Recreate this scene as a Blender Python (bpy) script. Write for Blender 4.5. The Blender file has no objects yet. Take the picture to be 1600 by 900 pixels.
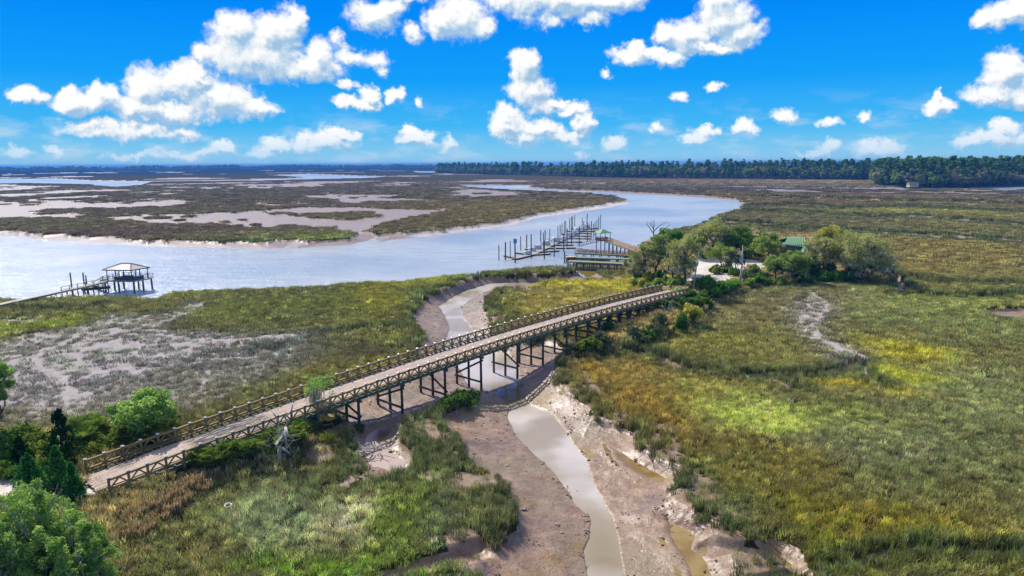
import bpy, math, random
import numpy as np
from mathutils import Vector, Matrix

SC = bpy.context.scene
COL = SC.collection
R = math.radians
rng = np.random.default_rng(7)
random.seed(7)

# ------------------------------------------------------------------ camera, light, sky
CAM_Z, FPX, ROLL = 30.0, 1067.0, 0.0067
PITCH = math.atan((450 - 255.5) / FPX)
cam = bpy.data.objects.new('camera', bpy.data.cameras.new('camera'))
COL.objects.link(cam)
cam.data.sensor_width = 36.0
cam.data.lens = FPX / 1600 * 36.0
cam.data.clip_start = 0.5
cam.data.clip_end = 60000
fw = Vector((0, math.cos(PITCH), -math.sin(PITCH)))
rt0 = Vector((1, 0, 0)); up0 = Vector((0, math.sin(PITCH), math.cos(PITCH)))
rt = rt0 * math.cos(ROLL) - up0 * math.sin(ROLL)
up = up0 * math.cos(ROLL) + rt0 * math.sin(ROLL)
m = Matrix((rt, up, -fw)).transposed().to_4x4()
m.translation = (0, 0, CAM_Z)
cam.matrix_world = m
SC.camera = cam

SUN_EL, SUN_AZ = R(42), math.atan2(-0.60, 0.80)       # azimuth from +Y towards +X
sd_ = Vector((math.sin(SUN_AZ) * math.cos(SUN_EL), math.cos(SUN_AZ) * math.cos(SUN_EL), math.sin(SUN_EL)))
sun = bpy.data.objects.new('sun', bpy.data.lights.new('sun', 'SUN'))
COL.objects.link(sun)
sun.data.energy = 4.9
sun.data.angle = R(0.5)
sun.data.color = (1.0, 0.95, 0.87)
sun.rotation_euler = sd_.to_track_quat('Z', 'Y').to_euler()

SC.view_settings.view_transform = 'Standard'
SC.view_settings.look = 'None'
EXPO = 0.25
SC.view_settings.exposure = EXPO
SC.view_settings.gamma = 1.0
SC.render.engine = 'CYCLES'
SC.cycles.max_bounces = 6
SC.cycles.diffuse_bounces = 2
SC.cycles.glossy_bounces = 2
SC.cycles.transmission_bounces = 3
SC.cycles.volume_bounces = 0
SC.cycles.transparent_max_bounces = 6
SC.cycles.use_denoising = True

def lin(c):
    out = []
    for v in c:
        v = v / 255.0
        out.append(v / 12.92 if v <= 0.04045 else ((v + 0.055) / 1.055) ** 2.4)
    return out

def L4(c, k=1.0):
    l = lin(c)
    return (l[0] * k, l[1] * k, l[2] * k, 1)

class NT:
    """small helper over a node tree"""
    def __init__(s, tree):
        s.t = tree; s.n = tree.nodes; s.l = tree.links
    def node(s, typ, **kw):
        n = s.n.new(typ)
        for k, v in kw.items():
            setattr(n, k, v)
        return n
    def put(s, sock, v):
        if hasattr(v, 'is_output') or isinstance(v, bpy.types.NodeSocket):
            s.l.new(v, sock)
        else:
            sock.default_value = v
    def math(s, op, a, b=0.0, c=None, clamp=False):
        n = s.node('ShaderNodeMath', operation=op); n.use_clamp = clamp
        s.put(n.inputs[0], a); s.put(n.inputs[1], b)
        if c is not None: s.put(n.inputs[2], c)
        return n.outputs[0]
    def vmath(s, op, a, b=(0, 0, 0), scale=None):
        n = s.node('ShaderNodeVectorMath', operation=op)
        s.put(n.inputs[0], a)
        if op != 'LENGTH' and op != 'SCALE': s.put(n.inputs[1], b)
        if scale is not None: s.put(n.inputs['Scale'], scale)
        return n.outputs['Value'] if op in ('LENGTH', 'DOT_PRODUCT') else n.outputs['Vector']
    def mix(s, f, a, b, blend='MIX'):
        n = s.node('ShaderNodeMix', data_type='RGBA', blend_type=blend)
        s.put(n.inputs['Factor'], f); s.put(n.inputs[6], a); s.put(n.inputs[7], b)
        return n.outputs[2]
    def noise(s, vec, scale, detail=4, rough=0.55, out='Fac', dist=0.0):
        n = s.node('ShaderNodeTexNoise')
        if vec is not None: s.l.new(vec, n.inputs['Vector'])
        n.inputs['Scale'].default_value = scale
        n.inputs['Detail'].default_value = detail
        n.inputs['Roughness'].default_value = rough
        n.inputs['Distortion'].default_value = dist
        return n.outputs[out]
    def ramp(s, f, stops):
        n = s.node('ShaderNodeValToRGB'); s.l.new(f, n.inputs[0])
        e = n.color_ramp.elements
        while len(e) > 1: e.remove(e[-1])
        e[0].position = stops[0][0]; e[0].color = stops[0][1]
        for p, c in stops[1:]:
            x = e.new(p); x.color = c
        return n.outputs[0]
    def maprange(s, v, a, b, c=0.0, d=1.0, kind='SMOOTHSTEP'):
        n = s.node('ShaderNodeMapRange', interpolation_type=kind)
        s.put(n.inputs[0], v)
        for i, x in enumerate((a, b, c, d)): n.inputs[i + 1].default_value = x
        return n.outputs[0]

# cumulus clouds as puffs given by bearing and height in the sky: (bearing, height, half width, half height, strength)
# bearings and heights are in units of 1/1067 radian, bearing 0 = straight ahead, height 0 = horizon
def SK(px, py, rx, ry, s=1.0):
    return (px - 800, (255.5 - py) * 0.985, rx, ry, s)
CLOUDS = [SK(*c) for c in (
 (14,192,45,18),(50,176,32,22),(78,190,18,16),
 (140,164,24,15),(185,162,20,15),(205,174,45,18),(235,165,18,20),(215,205,50,9,.55),
 (285,152,32,34),(330,143,40,28),(350,132,22,22),(375,163,60,30),(425,176,38,15),(300,180,72,18),(262,180,32,22),
 (270,210,66,13,.8),(330,207,22,13,.85),(220,212,30,10,.6),
 (403,72,38,32),(462,68,38,34),(487,54,19,23),(430,104,76,36),(505,116,50,24),(520,98,25,25),(366,100,18,18,.7),(555,136,18,8,.6),
 (560,97,32,13,.6),(600,98,28,13,.6),(548,76,10,12,.5),(615,115,14,9,.5),
 (560,163,30,12),(588,150,18,16),(625,152,17,15),(580,166,30,9),
 (600,42,45,24),(622,34,28,18),(565,12,18,14,.6),(650,14,32,12,.6),(655,66,15,12,.6),
 (726,42,50,32),(700,50,32,24),(757,54,24,16),
 (880,18,80,25),(940,22,62,20),(985,18,26,20),(830,22,52,26,.75),(790,14,34,22,.7),(860,48,20,12,.5),(925,46,28,12,.6),
 (1112,52,45,36),(1102,28,28,18),(1132,76,36,28),(1062,76,44,26),(1030,72,24,20),(1092,95,72,11),
 (985,100,40,15),(1030,106,35,14),(985,88,18,13),
 (823,112,26,26),(830,145,40,28),(845,166,35,18,.75),(820,100,12,14),(792,184,26,18),(798,200,36,26),(845,204,45,18),(880,216,40,10),(911,198,20,20),(893,174,26,13,.9),(868,164,22,9),(822,218,30,12),
 (655,213,30,14),(648,202,18,11),(705,224,14,12,.5),
 (520,225,56,17,.8),(546,213,28,13,.9),(452,228,28,12,.8),(430,238,26,8,.7),(485,224,18,12,.8),
 (122,238,22,9,.7),(65,225,8,7,.6),(165,230,14,9,.7),(375,232,20,11,.7),(330,238,62,8,.55),(260,242,40,6,.5),
 (1475,80,38,20),(1496,63,17,20),(1445,84,22,13),(1512,86,18,11),
 (1470,148,34,28),(1468,172,48,18),(1495,178,25,13),(1400,190,22,14),(1398,175,8,10),
 (1548,124,38,24),(1576,130,28,16),(1592,166,24,16),
 (1475,229,52,12,.8),(1476,216,22,13,.9),(1510,223,14,11,.8),(1435,234,20,8,.7),
 (1330,240,38,12,.65),(1262,238,20,13,.7),(1240,244,30,5,.5),
 (1078,217,28,12,.8),(1092,206,18,9,.8),(1147,205,22,13,.9),(1205,193,20,10,.6),(1262,201,16,8,.5),(1310,192,12,8,.5),
 (1055,155,14,8,.55),(1103,147,12,7,.55),(960,228,20,12,.6),(905,240,12,11,.6),(1018,203,12,8,.55),(945,123,10,6,.45),(660,160,7,7,.5))]
CLOUDS += [(-1000,90,160,40,1),(-860,60,90,30,1),(900,100,120,40,1),(1040,70,110,30,1)]

world = bpy.data.worlds.new('World'); SC.world = world
world.use_nodes = True
W = NT(world.node_tree); W.n.clear()
tc = W.node('ShaderNodeTexCoord')
def cloud_group(clouds):
    """node group: cloud density at a place of the sky"""
    cg = bpy.data.node_groups.new('cloud_density', 'ShaderNodeTree')
    cg.interface.new_socket('place', in_out='INPUT', socket_type='NodeSocketVector')
    cg.interface.new_socket('density', in_out='OUTPUT', socket_type='NodeSocketFloat')
    G = NT(cg)
    gi = G.node('NodeGroupInput'); go = G.node('NodeGroupOutput')
    p0 = gi.outputs[0]
    w1 = G.vmath('SCALE', G.vmath('SUBTRACT', G.noise(p0, 0.024, 2, 0.5, 'Color'), (.5, .5, .5)), scale=34.0)
    w2 = G.vmath('SCALE', G.vmath('SUBTRACT', G.noise(p0, 0.095, 5, 0.68, 'Color'), (.5, .5, .5)), scale=19.0)
    pw = G.vmath('ADD', G.vmath('ADD', p0, w1), w2)
    field = None
    for (cx, cy, rx, ry, st) in clouds:
        d = G.vmath('SUBTRACT', pw, (cx, cy, 0))
        d = G.vmath('MULTIPLY', d, (1.0 / rx, 1.0 / ry, 0))
        f_ = G.math('MULTIPLY_ADD', G.vmath('LENGTH', d), -st, st)          # st*(1-len)
        field = f_ if field is None else G.math('SMOOTH_MAX', field, f_, 0.22)
    bil = G.noise(p0, 0.06, 4, 0.62)
    field = G.math('ADD', field, G.math('MULTIPLY', G.math('SUBTRACT', bil, 0.40), 0.75))
    G.l.new(field, go.inputs[0])
    return cg

sep = W.node('ShaderNodeSeparateXYZ'); W.l.new(tc.outputs['Generated'], sep.inputs[0])
az = W.math('ARCTAN2', sep.outputs[0], sep.outputs[1])
azs = W.math('MULTIPLY', W.math('TANGENT', W.math('MULTIPLY', az, 0.5)), 2 * 1067.0)
el = W.math('MULTIPLY', W.math('ARCSINE', sep.outputs[2]), 1067.0)
place = W.node('ShaderNodeCombineXYZ'); W.l.new(azs, place.inputs[0]); W.l.new(el, place.inputs[1])
nish = W.node('ShaderNodeTexSky', sky_type='NISHITA')
nish.sun_disc = False
nish.sun_elevation = SUN_EL
nish.sun_rotation = SUN_AZ
nish.air_density = 1.0; nish.dust_density = 0.4; nish.ozone_density = 3.0
SKYS = 0.125
SKYC = SKYS * 2 ** EXPO
eln = W.math('MULTIPLY', el, 1 / 400.0)
grad = W.ramp(eln, [(0.0, L4((158, 212, 238))), (0.05, L4((128, 203, 240))), (0.14, L4((66, 184, 246))), (0.30, L4((20, 160, 250))),
                    (0.52, L4((2, 140, 250))), (0.70, L4((0, 124, 246))), (1.0, L4((0, 110, 236)))])
grad = W.vmath('SCALE', grad, scale=1 / SKYC)
hi = W.maprange(el, 300, 900)
veil = W.mix(.42, nish.outputs[0], (4.6, 4.5, 4.3, 1))
skyc = W.mix(hi, grad, veil)
wisp = W.noise(W.vmath('MULTIPLY', place.outputs[0], (.010, .030, 0)), 1.0, 4, .6)
wf = W.math('MULTIPLY', W.maprange(wisp, .47, .72, 0, .55), W.math('MULTIPLY', W.maprange(el, 110, 30), W.math('GREATER_THAN', el, 0)))
skyc = W.mix(wf, skyc, tuple(v / SKYC for v in L4((214, 230, 242))[:3]) + (1,))
hazef = W.maprange(el, 6, 55, 0.42, 1.0)
def background(col):
    bg = W.node('ShaderNodeBackground'); W.l.new(col, bg.inputs[0]); bg.inputs[1].default_value = SKYS
    return bg.outputs[0]
def clouded(clouds, eps):
    cg = cloud_group(clouds)
    def dens(vec):
        g = W.node('ShaderNodeGroup'); g.node_tree = cg
        W.l.new(vec, g.inputs[0]); return g.outputs[0]
    D0 = dens(W.vmath('ADD', place.outputs[0], (0, 0, eps)))
    D1 = dens(W.vmath('ADD', place.outputs[0], (-4, 7, eps)))
    D2 = dens(W.vmath('ADD', place.outputs[0], (-8, 20, eps)))
    alpha = W.maprange(D0, -0.05, 0.46)
    lit = W.math('ADD', W.math('MULTIPLY', W.math('SUBTRACT', D0, D1), 1.15), W.math('MULTIPLY', W.math('SUBTRACT', D0, D2), .75))
    lit = W.math('ADD', lit, W.math('MULTIPLY_ADD', D0, -.25, 0.60), clamp=True)
    ccol = W.ramp(lit, [(0.0, L4((160, 196, 228))), (0.3, L4((196, 218, 238))), (0.55, L4((230, 238, 246))), (0.8, L4((250, 252, 253))), (1.0, (1.02, 1.02, 1.02, 1))])
    cl = W.vmath('SCALE', ccol, scale=1 / SKYC)
    return background(W.mix(W.math('MULTIPLY', alpha, hazef), skyc, cl))
# the sky is put together in sectors, so that each looks only at its own clouds
edges = [-1200, -560, -440, -330, -230, -140, -30, 80, 200, 330, 520, 640, 1200]
def reach(c): return (c[0] - c[2] * 1.1 - 32, c[0] + c[2] * 1.1 + 32)
out = background(skyc)
for a_, b_ in zip(edges[:-1], edges[1:]):
    near = [c for c in CLOUDS if reach(c)[1] > a_ and reach(c)[0] < b_]
    if not near: continue
    inside = W.math('MULTIPLY', W.math('MULTIPLY', W.math('GREATER_THAN', azs, a_), W.math('LESS_THAN', azs, b_)),
                    W.math('MULTIPLY', W.math('GREATER_THAN', el, 0.0), W.math('LESS_THAN', el, 330.0)))
    mx = W.node('ShaderNodeMixShader')
    W.l.new(inside, mx.inputs[0]); W.l.new(out, mx.inputs[1]); W.l.new(clouded(near, .01 + .002 * edges.index(a_)), mx.inputs[2])
    out = mx.outputs[0]
wo = W.node('ShaderNodeOutputWorld'); W.l.new(out, wo.inputs[0])
world.cycles.sampling_method = 'MANUAL'
world.cycles.sample_map_resolution = 256

# ------------------------------------------------------------------ helpers
def U(px, py, z=0.0):
    """the point at height z that the photograph shows at px, py"""
    x = (px - 800) / FPX; y = (py - 450) / FPX
    xr = x * math.cos(ROLL) - y * math.sin(ROLL); yr = x * math.sin(ROLL) + y * math.cos(ROLL)
    k = yr * math.cos(PITCH) + math.sin(PITCH)
    k = max(k, 0.0012)
    Z = (CAM_Z - z) / k
    return (xr * Z, Z * (math.cos(PITCH) - yr * math.sin(PITCH)))

def UP(pts, z=0.0):
    return np.array([U(p[0], p[1], p[2] if len(p) > 2 else z) for p in pts])

def sstep(a, b, x):
    t = np.clip((x - a) / (b - a), 0, 1)
    return t * t * (3 - 2 * t)

def _hash(ix, iy, seed):
    h = (ix.astype(np.int64) * 374761393 + iy.astype(np.int64) * 668265263 + seed * 1442695041) & 0xffffffff
    h = ((h ^ (h >> 13)) * 1274126177) & 0xffffffff
    h = h ^ (h >> 16)
    return (h & 0xffff) / 65535.0

def vnoise(x, y, seed=0):
    ix = np.floor(x); iy = np.floor(y)
    fx = x - ix; fy = y - iy
    fx = fx * fx * (3 - 2 * fx); fy = fy * fy * (3 - 2 * fy)
    a = _hash(ix, iy, seed); b = _hash(ix + 1, iy, seed)
    c = _hash(ix, iy + 1, seed); d = _hash(ix + 1, iy + 1, seed)
    return a + (b - a) * fx + (c - a) * fy + (a - b - c + d) * fx * fy

def fbm(x, y, oct=4, seed=0, gain=0.5):
    s = np.zeros_like(x); amp = 1.0; tot = 0
    for o in range(oct):
        c, sn = math.cos(o * 1.1 + seed), math.sin(o * 1.1 + seed)
        s += amp * vnoise((x * c - y * sn) * 2 ** o + 17.3 * o, (x * sn + y * c) * 2 ** o, seed + o * 7)
        tot += amp; amp *= gain
    return s / tot                       # 0..1, mean .5

def seg_dist(P, A, B):
    d = B - A; L = (d * d).sum() + 1e-9
    t = np.clip(((P[:, 0] - A[0]) * d[0] + (P[:, 1] - A[1]) * d[1]) / L, 0, 1)
    return np.hypot(P[:, 0] - A[0] - t * d[0], P[:, 1] - A[1] - t * d[1])

def sdist(poly, x, y, far=30.0):
    """signed distance, positive inside, clipped at -far outside"""
    lo = poly.min(0) - far; hi = poly.max(0) + far
    out = np.full(x.shape, -float(far))
    m = (x > lo[0]) & (x < hi[0]) & (y > lo[1]) & (y < hi[1])
    if not m.any(): return out
    P = np.stack([x[m], y[m]], 1)
    d = np.full(len(P), 1e9); ins = np.zeros(len(P), bool)
    n = len(poly)
    for i in range(n):
        A, B = poly[i], poly[(i + 1) % n]
        d = np.minimum(d, seg_dist(P, A, B))
        c = (A[1] > P[:, 1]) != (B[1] > P[:, 1])
        xi = (B[0] - A[0]) * (P[:, 1] - A[1]) / (B[1] - A[1] + 1e-12) + A[0]
        ins ^= c & (P[:, 0] < xi)
    out[m] = np.where(ins, d, -np.minimum(d, far))
    return out

def ldist(line, x, y, far=8.0):
    lo = line.min(0) - far; hi = line.max(0) + far
    out = np.full(x.shape, float(far))
    m = (x > lo[0]) & (x < hi[0]) & (y > lo[1]) & (y < hi[1])
    if not m.any(): return out
    P = np.stack([x[m], y[m]], 1); d = np.full(len(P), far)
    for i in range(len(line) - 1):
        d = np.minimum(d, seg_dist(P, line[i], line[i + 1]))
    out[m] = d
    return out
# ------------------------------------------------------------------ the lie of the land
RIVER = UP([(-700,445,.8),(0,456,.8),(37,461,.8),(77,459,.8),(150,456,.8),(225,458,.8),(237,464,.2),(243,457,.8),(270,450,.8),(330,447,.8),(400,446,.8),
    (470,443,.8),(540,438,.8),(600,434,.8),(655,431,.8),(668,428,.8),(700,425,.8),(760,420,.8),(810,414,.8),(860,411,.8),(905,414,.8),(914,423,.2),
    (930,430,-1.8),(960,434,-1.8),(985,438,-1.8),(992,424,-1.8),(980,408,-1.8),(972,397,-1.8),(985,388,-1.8),(1000,378,-1.5),(1015,371,-1.5),(1060,354,.5),(1085,350,.5),
    (1093,344,.5),(1118,335,.5),(1150,325,.5),(1160,318,.5),(1153,313),(1100,309),(1042,305),(983,302),(953,300.5),(920,299),(880,297.5),(845,295.8),(824,294),
    (830,291.5),(842,291),(895,288.2),(1130,293.6),(1130,293.0),(895,286.9),(842,289.4),(818,289.4),(719,289.6),(719,291.6),(748,295),(783,297.8),
    (866,301.6),(939,305.4),(954,306.8),(971,312),(984,316.5),(977,319.5),(955,323),(940,326),(910,329.5),(880,334.5),(835,342),(797,351),(760,357),(700,366),
    (650,371),(612,374.5),(592,378.5),(582,372),(574,376.5),(550,381.5),(500,385),(456,388),(450,383),(444,388),(400,389),(300,386),(200,382.5),(125,378),(50,373),
    (0,368),(-400,345),(-900,330)], -2.0)
FARW = [UP(q, -2.0) for q in (
    [(-400,276),(0,280),(80,279.5),(130,282.4),(210,283.6),(400,281.2),(400,282.6),(228,285),(200,292),(188,293.5),(160,291),(158,289),(60,287),(0,287.5),(-400,288)],
    [(425,273.8),(482,271.8),(550,274.6),(605,276),(575,278.8),(482,281),(400,283.2),(400,279.9),(450,279.3),(482,277.6)],
    [(648,267.6),(674,267.9),(676,270.2),(655,270)],
    [(1306,296),(1420,294.5),(1512,292.6),(1620,290.6),(1900,286),(1900,298),(1600,297.4),(1526,296.6),(1336,297.6)],
    [(1130,292.6),(1306,296),(1306,297.2),(1130,294)])]
MUDPOLY = [UP(q, -0.2) for q in (
    [(800,431),(755,431),(722,443),(695,453),(669,465),(659,478),(643,490),(655,512),(664,525),(655,545),(700,556),(735,556),(775,540),(770,512),(764,500),(759,482),(755,467),(773,456),(800,452),
     (830,449),(858,440),(915,436),(935,438),(948,434),(930,424),(905,424),(860,431)],
    [(520,640),(545,622),(600,600),(655,575),(655,545),(700,545),(740,530),(800,530),(845,532),(880,543),(872,562),(860,580),(866,598),(883,618),(908,636),(923,655),(958,664),(990,677),(990,698),(1008,717),(1038,731),
     (1052,752),(1036,786),(1049,806),(1078,818),(1104,833),(1094,852),(1122,872),(1130,885),(1150,960),(1180,1100),(680,1100),(735,930),(753,900),(768,866),(795,833),
     (812,823),(820,812),(808,788),(797,757),(777,742),(750,732),(733,716),(722,700),(728,692),(720,680),(703,668),(690,655),(700,646),(735,628),(725,612),(690,625),(650,645),
     (622,662),(622,690),(645,722),(636,735),(605,740),(578,734),(562,715),(556,690),(562,668),(540,655)])]
CREEKW = [UP(q, -2.0) for q in (
    [(905,432),(860,438),(800,440),(763,444),(722,456),(701,469),(684,479),(696,493),(702,515),(697,531),(690,550),(712,566),(731,604),(752,609),(772,616),(778,622),(797,640),
     (792,652),(806,680),(833,710),(866,740),(886,767),(897,790),(922,815),(920,842),(911,862),(916,900),(912,1100),(990,1100),(974,900),(967,847),(957,807),(933,767),(917,723),(893,690),(877,663),
     (860,645),(830,634),(822,622),(811,606),(812,590),(808,568),(790,548),(760,530),(740,519),(725,499),(719,483),(733,469),(752,459),(781,449),(800,447),(860,441),(905,434)],)]
MUDBAND = [UP(q, -0.3) for q in (
    [(760,845),(722,858),(642,878),(600,893),(606,902),(650,892),(722,878),(768,862)],
    [(1200,855),(1212,852),(1252,880),(1258,895),(1235,890),(1210,872)],
    [(1533,486),(1548,481),(1600,481),(1660,484),(1660,505),(1600,500),(1560,497)])]
GULLY = [(UP(l, 0.3), w, d) for l, w, d in (
    ([(880,548),(905,552),(971,545),(1027,551),(1045,561),(1067,573),(1120,579),(1147,583),(1200,580),(1245,584),(1291,581),(1315,573),(1343,559)], 1.5, 1.2),
    ([(1147,583),(1230,590),(1262,606)], .9, .6), ([(1343,570),(1380,604)], .9, .6),
    ([(1382,412),(1400,432),(1412,447),(1405,458)], 1.6, 1.2),
    ([(1400,428),(1451,437),(1509,440),(1573,440),(1640,445)], 3.0, 1.2), ([(1408,452),(1467,460),(1533,461),(1600,457),(1680,455)], 2.4, 1.1),
    ([(1080,343),(1130,345),(1180,348),(1245,354),(1310,358),(1359,360),(1440,366),(1540,372),(1700,380)], 9, .75),
    ([(1150,327),(1261,331),(1294,335),(1342,336),(1375,338),(1440,337),(1620,352)], 9, .75),
    ([(1130,322),(1250,318),(1300,324),(1420,322),(1600,330)], 10, .75), ([(1200,306),(1290,308),(1400,312),(1520,314),(1700,322)], 14, .75),
    ([(400,540),(470,523),(520,517),(570,510),(620,509),(655,512)], 1.0, .6),
    ([(0,478),(60,482),(140,478),(200,466),(235,462)], 1.2, .8),
    ([(1180,905),(1300,880),(1390,855),(1440,852),(1600,858)], 1.0, .5), ([(1205,862),(1150,850),(1105,835)], 1.2, .8))]
SPARSE = [(UP(q, 0.2), s) for q, s in (
    ([(-200,560),(0,533),(53,518),(112,511),(173,490),(267,488),(300,472),(314,474),(270,502),(262,512),(400,524),(492,518),(470,530),(330,545),(300,560),(250,590),(180,600),(150,640),(60,640),(-200,640)], 1.0),
    ([(0,497),(48,497),(50,503),(0,506)], .9),
    ([(1229,480),(1267,459),(1301,472),(1303,491),(1288,507),(1296,525),(1352,549),(1356,562),(1315,576),(1290,560),(1275,533),(1248,525),(1232,501)], .8),
    ([(-50,610),(100,590),(250,560),(420,535),(500,530),(480,560),(420,600),(300,640),(150,660),(0,665)], .62))]
STREAK = [(UP(l, 0.1), w) for l, w in (([(170,523),(213,514),(240,507),(267,497),(293,488),(306,480),(314,472)], .9), ([(-30,585),(40,560),(90,548),(187,540),(267,536),(333,533),(400,527),(480,522)], 1.3),
    ([(60,556),(80,580),(110,600),(130,622)], 1.0), ([(195,572),(212,580),(230,589)], .8), ([(0,500),(50,501)], 1.0), ([(1261,453),(1277,464),(1293,477),(1285,493),(1273,507),(1274,525),(1301,539),(1328,552),(1350,558)], .7), ([(1150,585),(1190,592),(1225,605)], .6), ([(1345,572),(1378,606)], .6))]
SOLIDLEFT = [UP(q, 0.0) for q in ([(-600,341),(0,341),(60,340),(130,341),(230,350),(290,357),(345,362),(362,372),(420,383),(300,383),(200,379),(0,365),(-600,340)],
    [(585,352),(640,338),(700,330),(700,312),(830,303),(930,306),(965,311),(930,318),(860,330),(800,344),(700,362),(650,368),(620,364),(600,358)],
    [(370,360),(450,356),(510,361),(558,374),(545,380),(470,384),(440,380),(410,372)], [(488,333),(540,330),(600,331),(590,337),(500,340)], [(300,305),(430,303),(520,312),(560,322),(460,325),(350,330),(260,334)],
    [(430,293),(640,290),(720,296),(690,306),(560,303),(450,300)], [(135,331),(170,330),(180,336),(140,339)])]
LEFTZONE = UP([(-900,288),(0,288),(200,294),(240,286),(400,284),(500,283),(620,282),(700,288),(760,297),(830,301),(850,310),(840,330),(780,335),(650,345),(600,360),(585,372),(570,372),(450,362),(380,358),(270,350),(0,341),(-900,330)], 0)
FLATZONE = UP([(190,340),(270,332),(360,330),(470,322),(560,324),(650,327),(665,333),(600,345),(590,362),(585,372),(560,366),(450,358),(380,356),(330,358),(240,350)], 0)
RIGHTZONE = UP([(850,284),(1000,281),(1500,281),(1900,281),(1900,330),(1500,325),(1250,320),(1200,300),(1100,288)], 0)
UPLAND = [(UP(q, 1.0), h, w) for q, h, w in (
    ([(-500,680),(0,668),(110,662),(190,668),(260,678),(330,690),(420,682),(485,668),(530,684),(470,712),(400,735),(335,745),(285,790),(210,850),(170,1000),(160,1300),(-500,1300)], 1.25, 4.0),
    ([(890,553),(940,522),(990,495),(1030,470),(1005,456),(990,444),(992,424),(985,402),(1012,386),(1060,372),(1150,364),(1220,366),(1300,363),(1378,382),(1394,415),(1380,430),(1300,433),(1200,438),(1150,452),(1120,472),(1100,500),(1060,515),(1000,530),(930,552)], 1.9, 3.5),
    ([(1030,458),(1050,445),(1085,446),(1100,460),(1070,474),(1045,470)], 3.1, 8.0))]
SAND = UP([(1048,453),(1068,440),(1078,428),(1082,412),(1086,404),(1110,402),(1140,405),(1168,404),(1186,407),(1196,415),(1190,421),(1168,415),(1156,430),(1138,440),(1106,440),(1080,446),(1062,452)], 2.0)
SAND2 = UP([(-60,765),(-20,742),(20,735),(45,740),(150,757),(160,765),(60,765),(0,775)], 1.6)
BEACH = UP([(984,315),(975,314),(940,320),(880,329),(835,337),(770,350),(700,361),(640,367),(700,369),(800,354),(880,338),(960,325),(990,320)], -1)
PINKPOOL = UP([(568,680),(586,668),(604,664),(616,668),(617,684),(612,700),(636,718),(634,730),(608,735),(588,730),(572,722),(564,702)], -1.05)
OCHREPOOLS = [UP(q, -1.0) for q in ([(953,694),(985,712),(1012,726),(1045,744),(1042,752),(1025,750),(998,738),(968,716)],
    [(1040,806),(1066,817),(1092,834),(1086,852),(1110,873),(1118,905),(1128,1000),(1090,1000),(1080,900),(1062,862),(1045,835)],
    [(1209,858),(1224,862),(1244,879),(1240,886),(1222,880)])]
RPOND = UP([(1545,491),(1573,489),(1596,494),(1660,500),(1640,505),(1595,499),(1560,496)], -0.9)

BR0 = np.array([-39.3205, 61.8003]); BRD = np.array([1.0906, 1.2333]); BRL = float(np.hypot(*BRD)); BRN = np.array([BRD[1], -BRD[0]]) / BRL
BRW = 6.0; NPOST = 66
def deck_z(i):
    return 1.75 + 0.118 * i - 0.0014 * i * i
def BP(i, off, z=0.0):
    """a point of the bridge: i bays along, off metres from the far rail line, z above the deck"""
    p = BR0 + BRD * i + BRN * off
    return (p[0], p[1], deck_z(i) + z)

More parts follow.
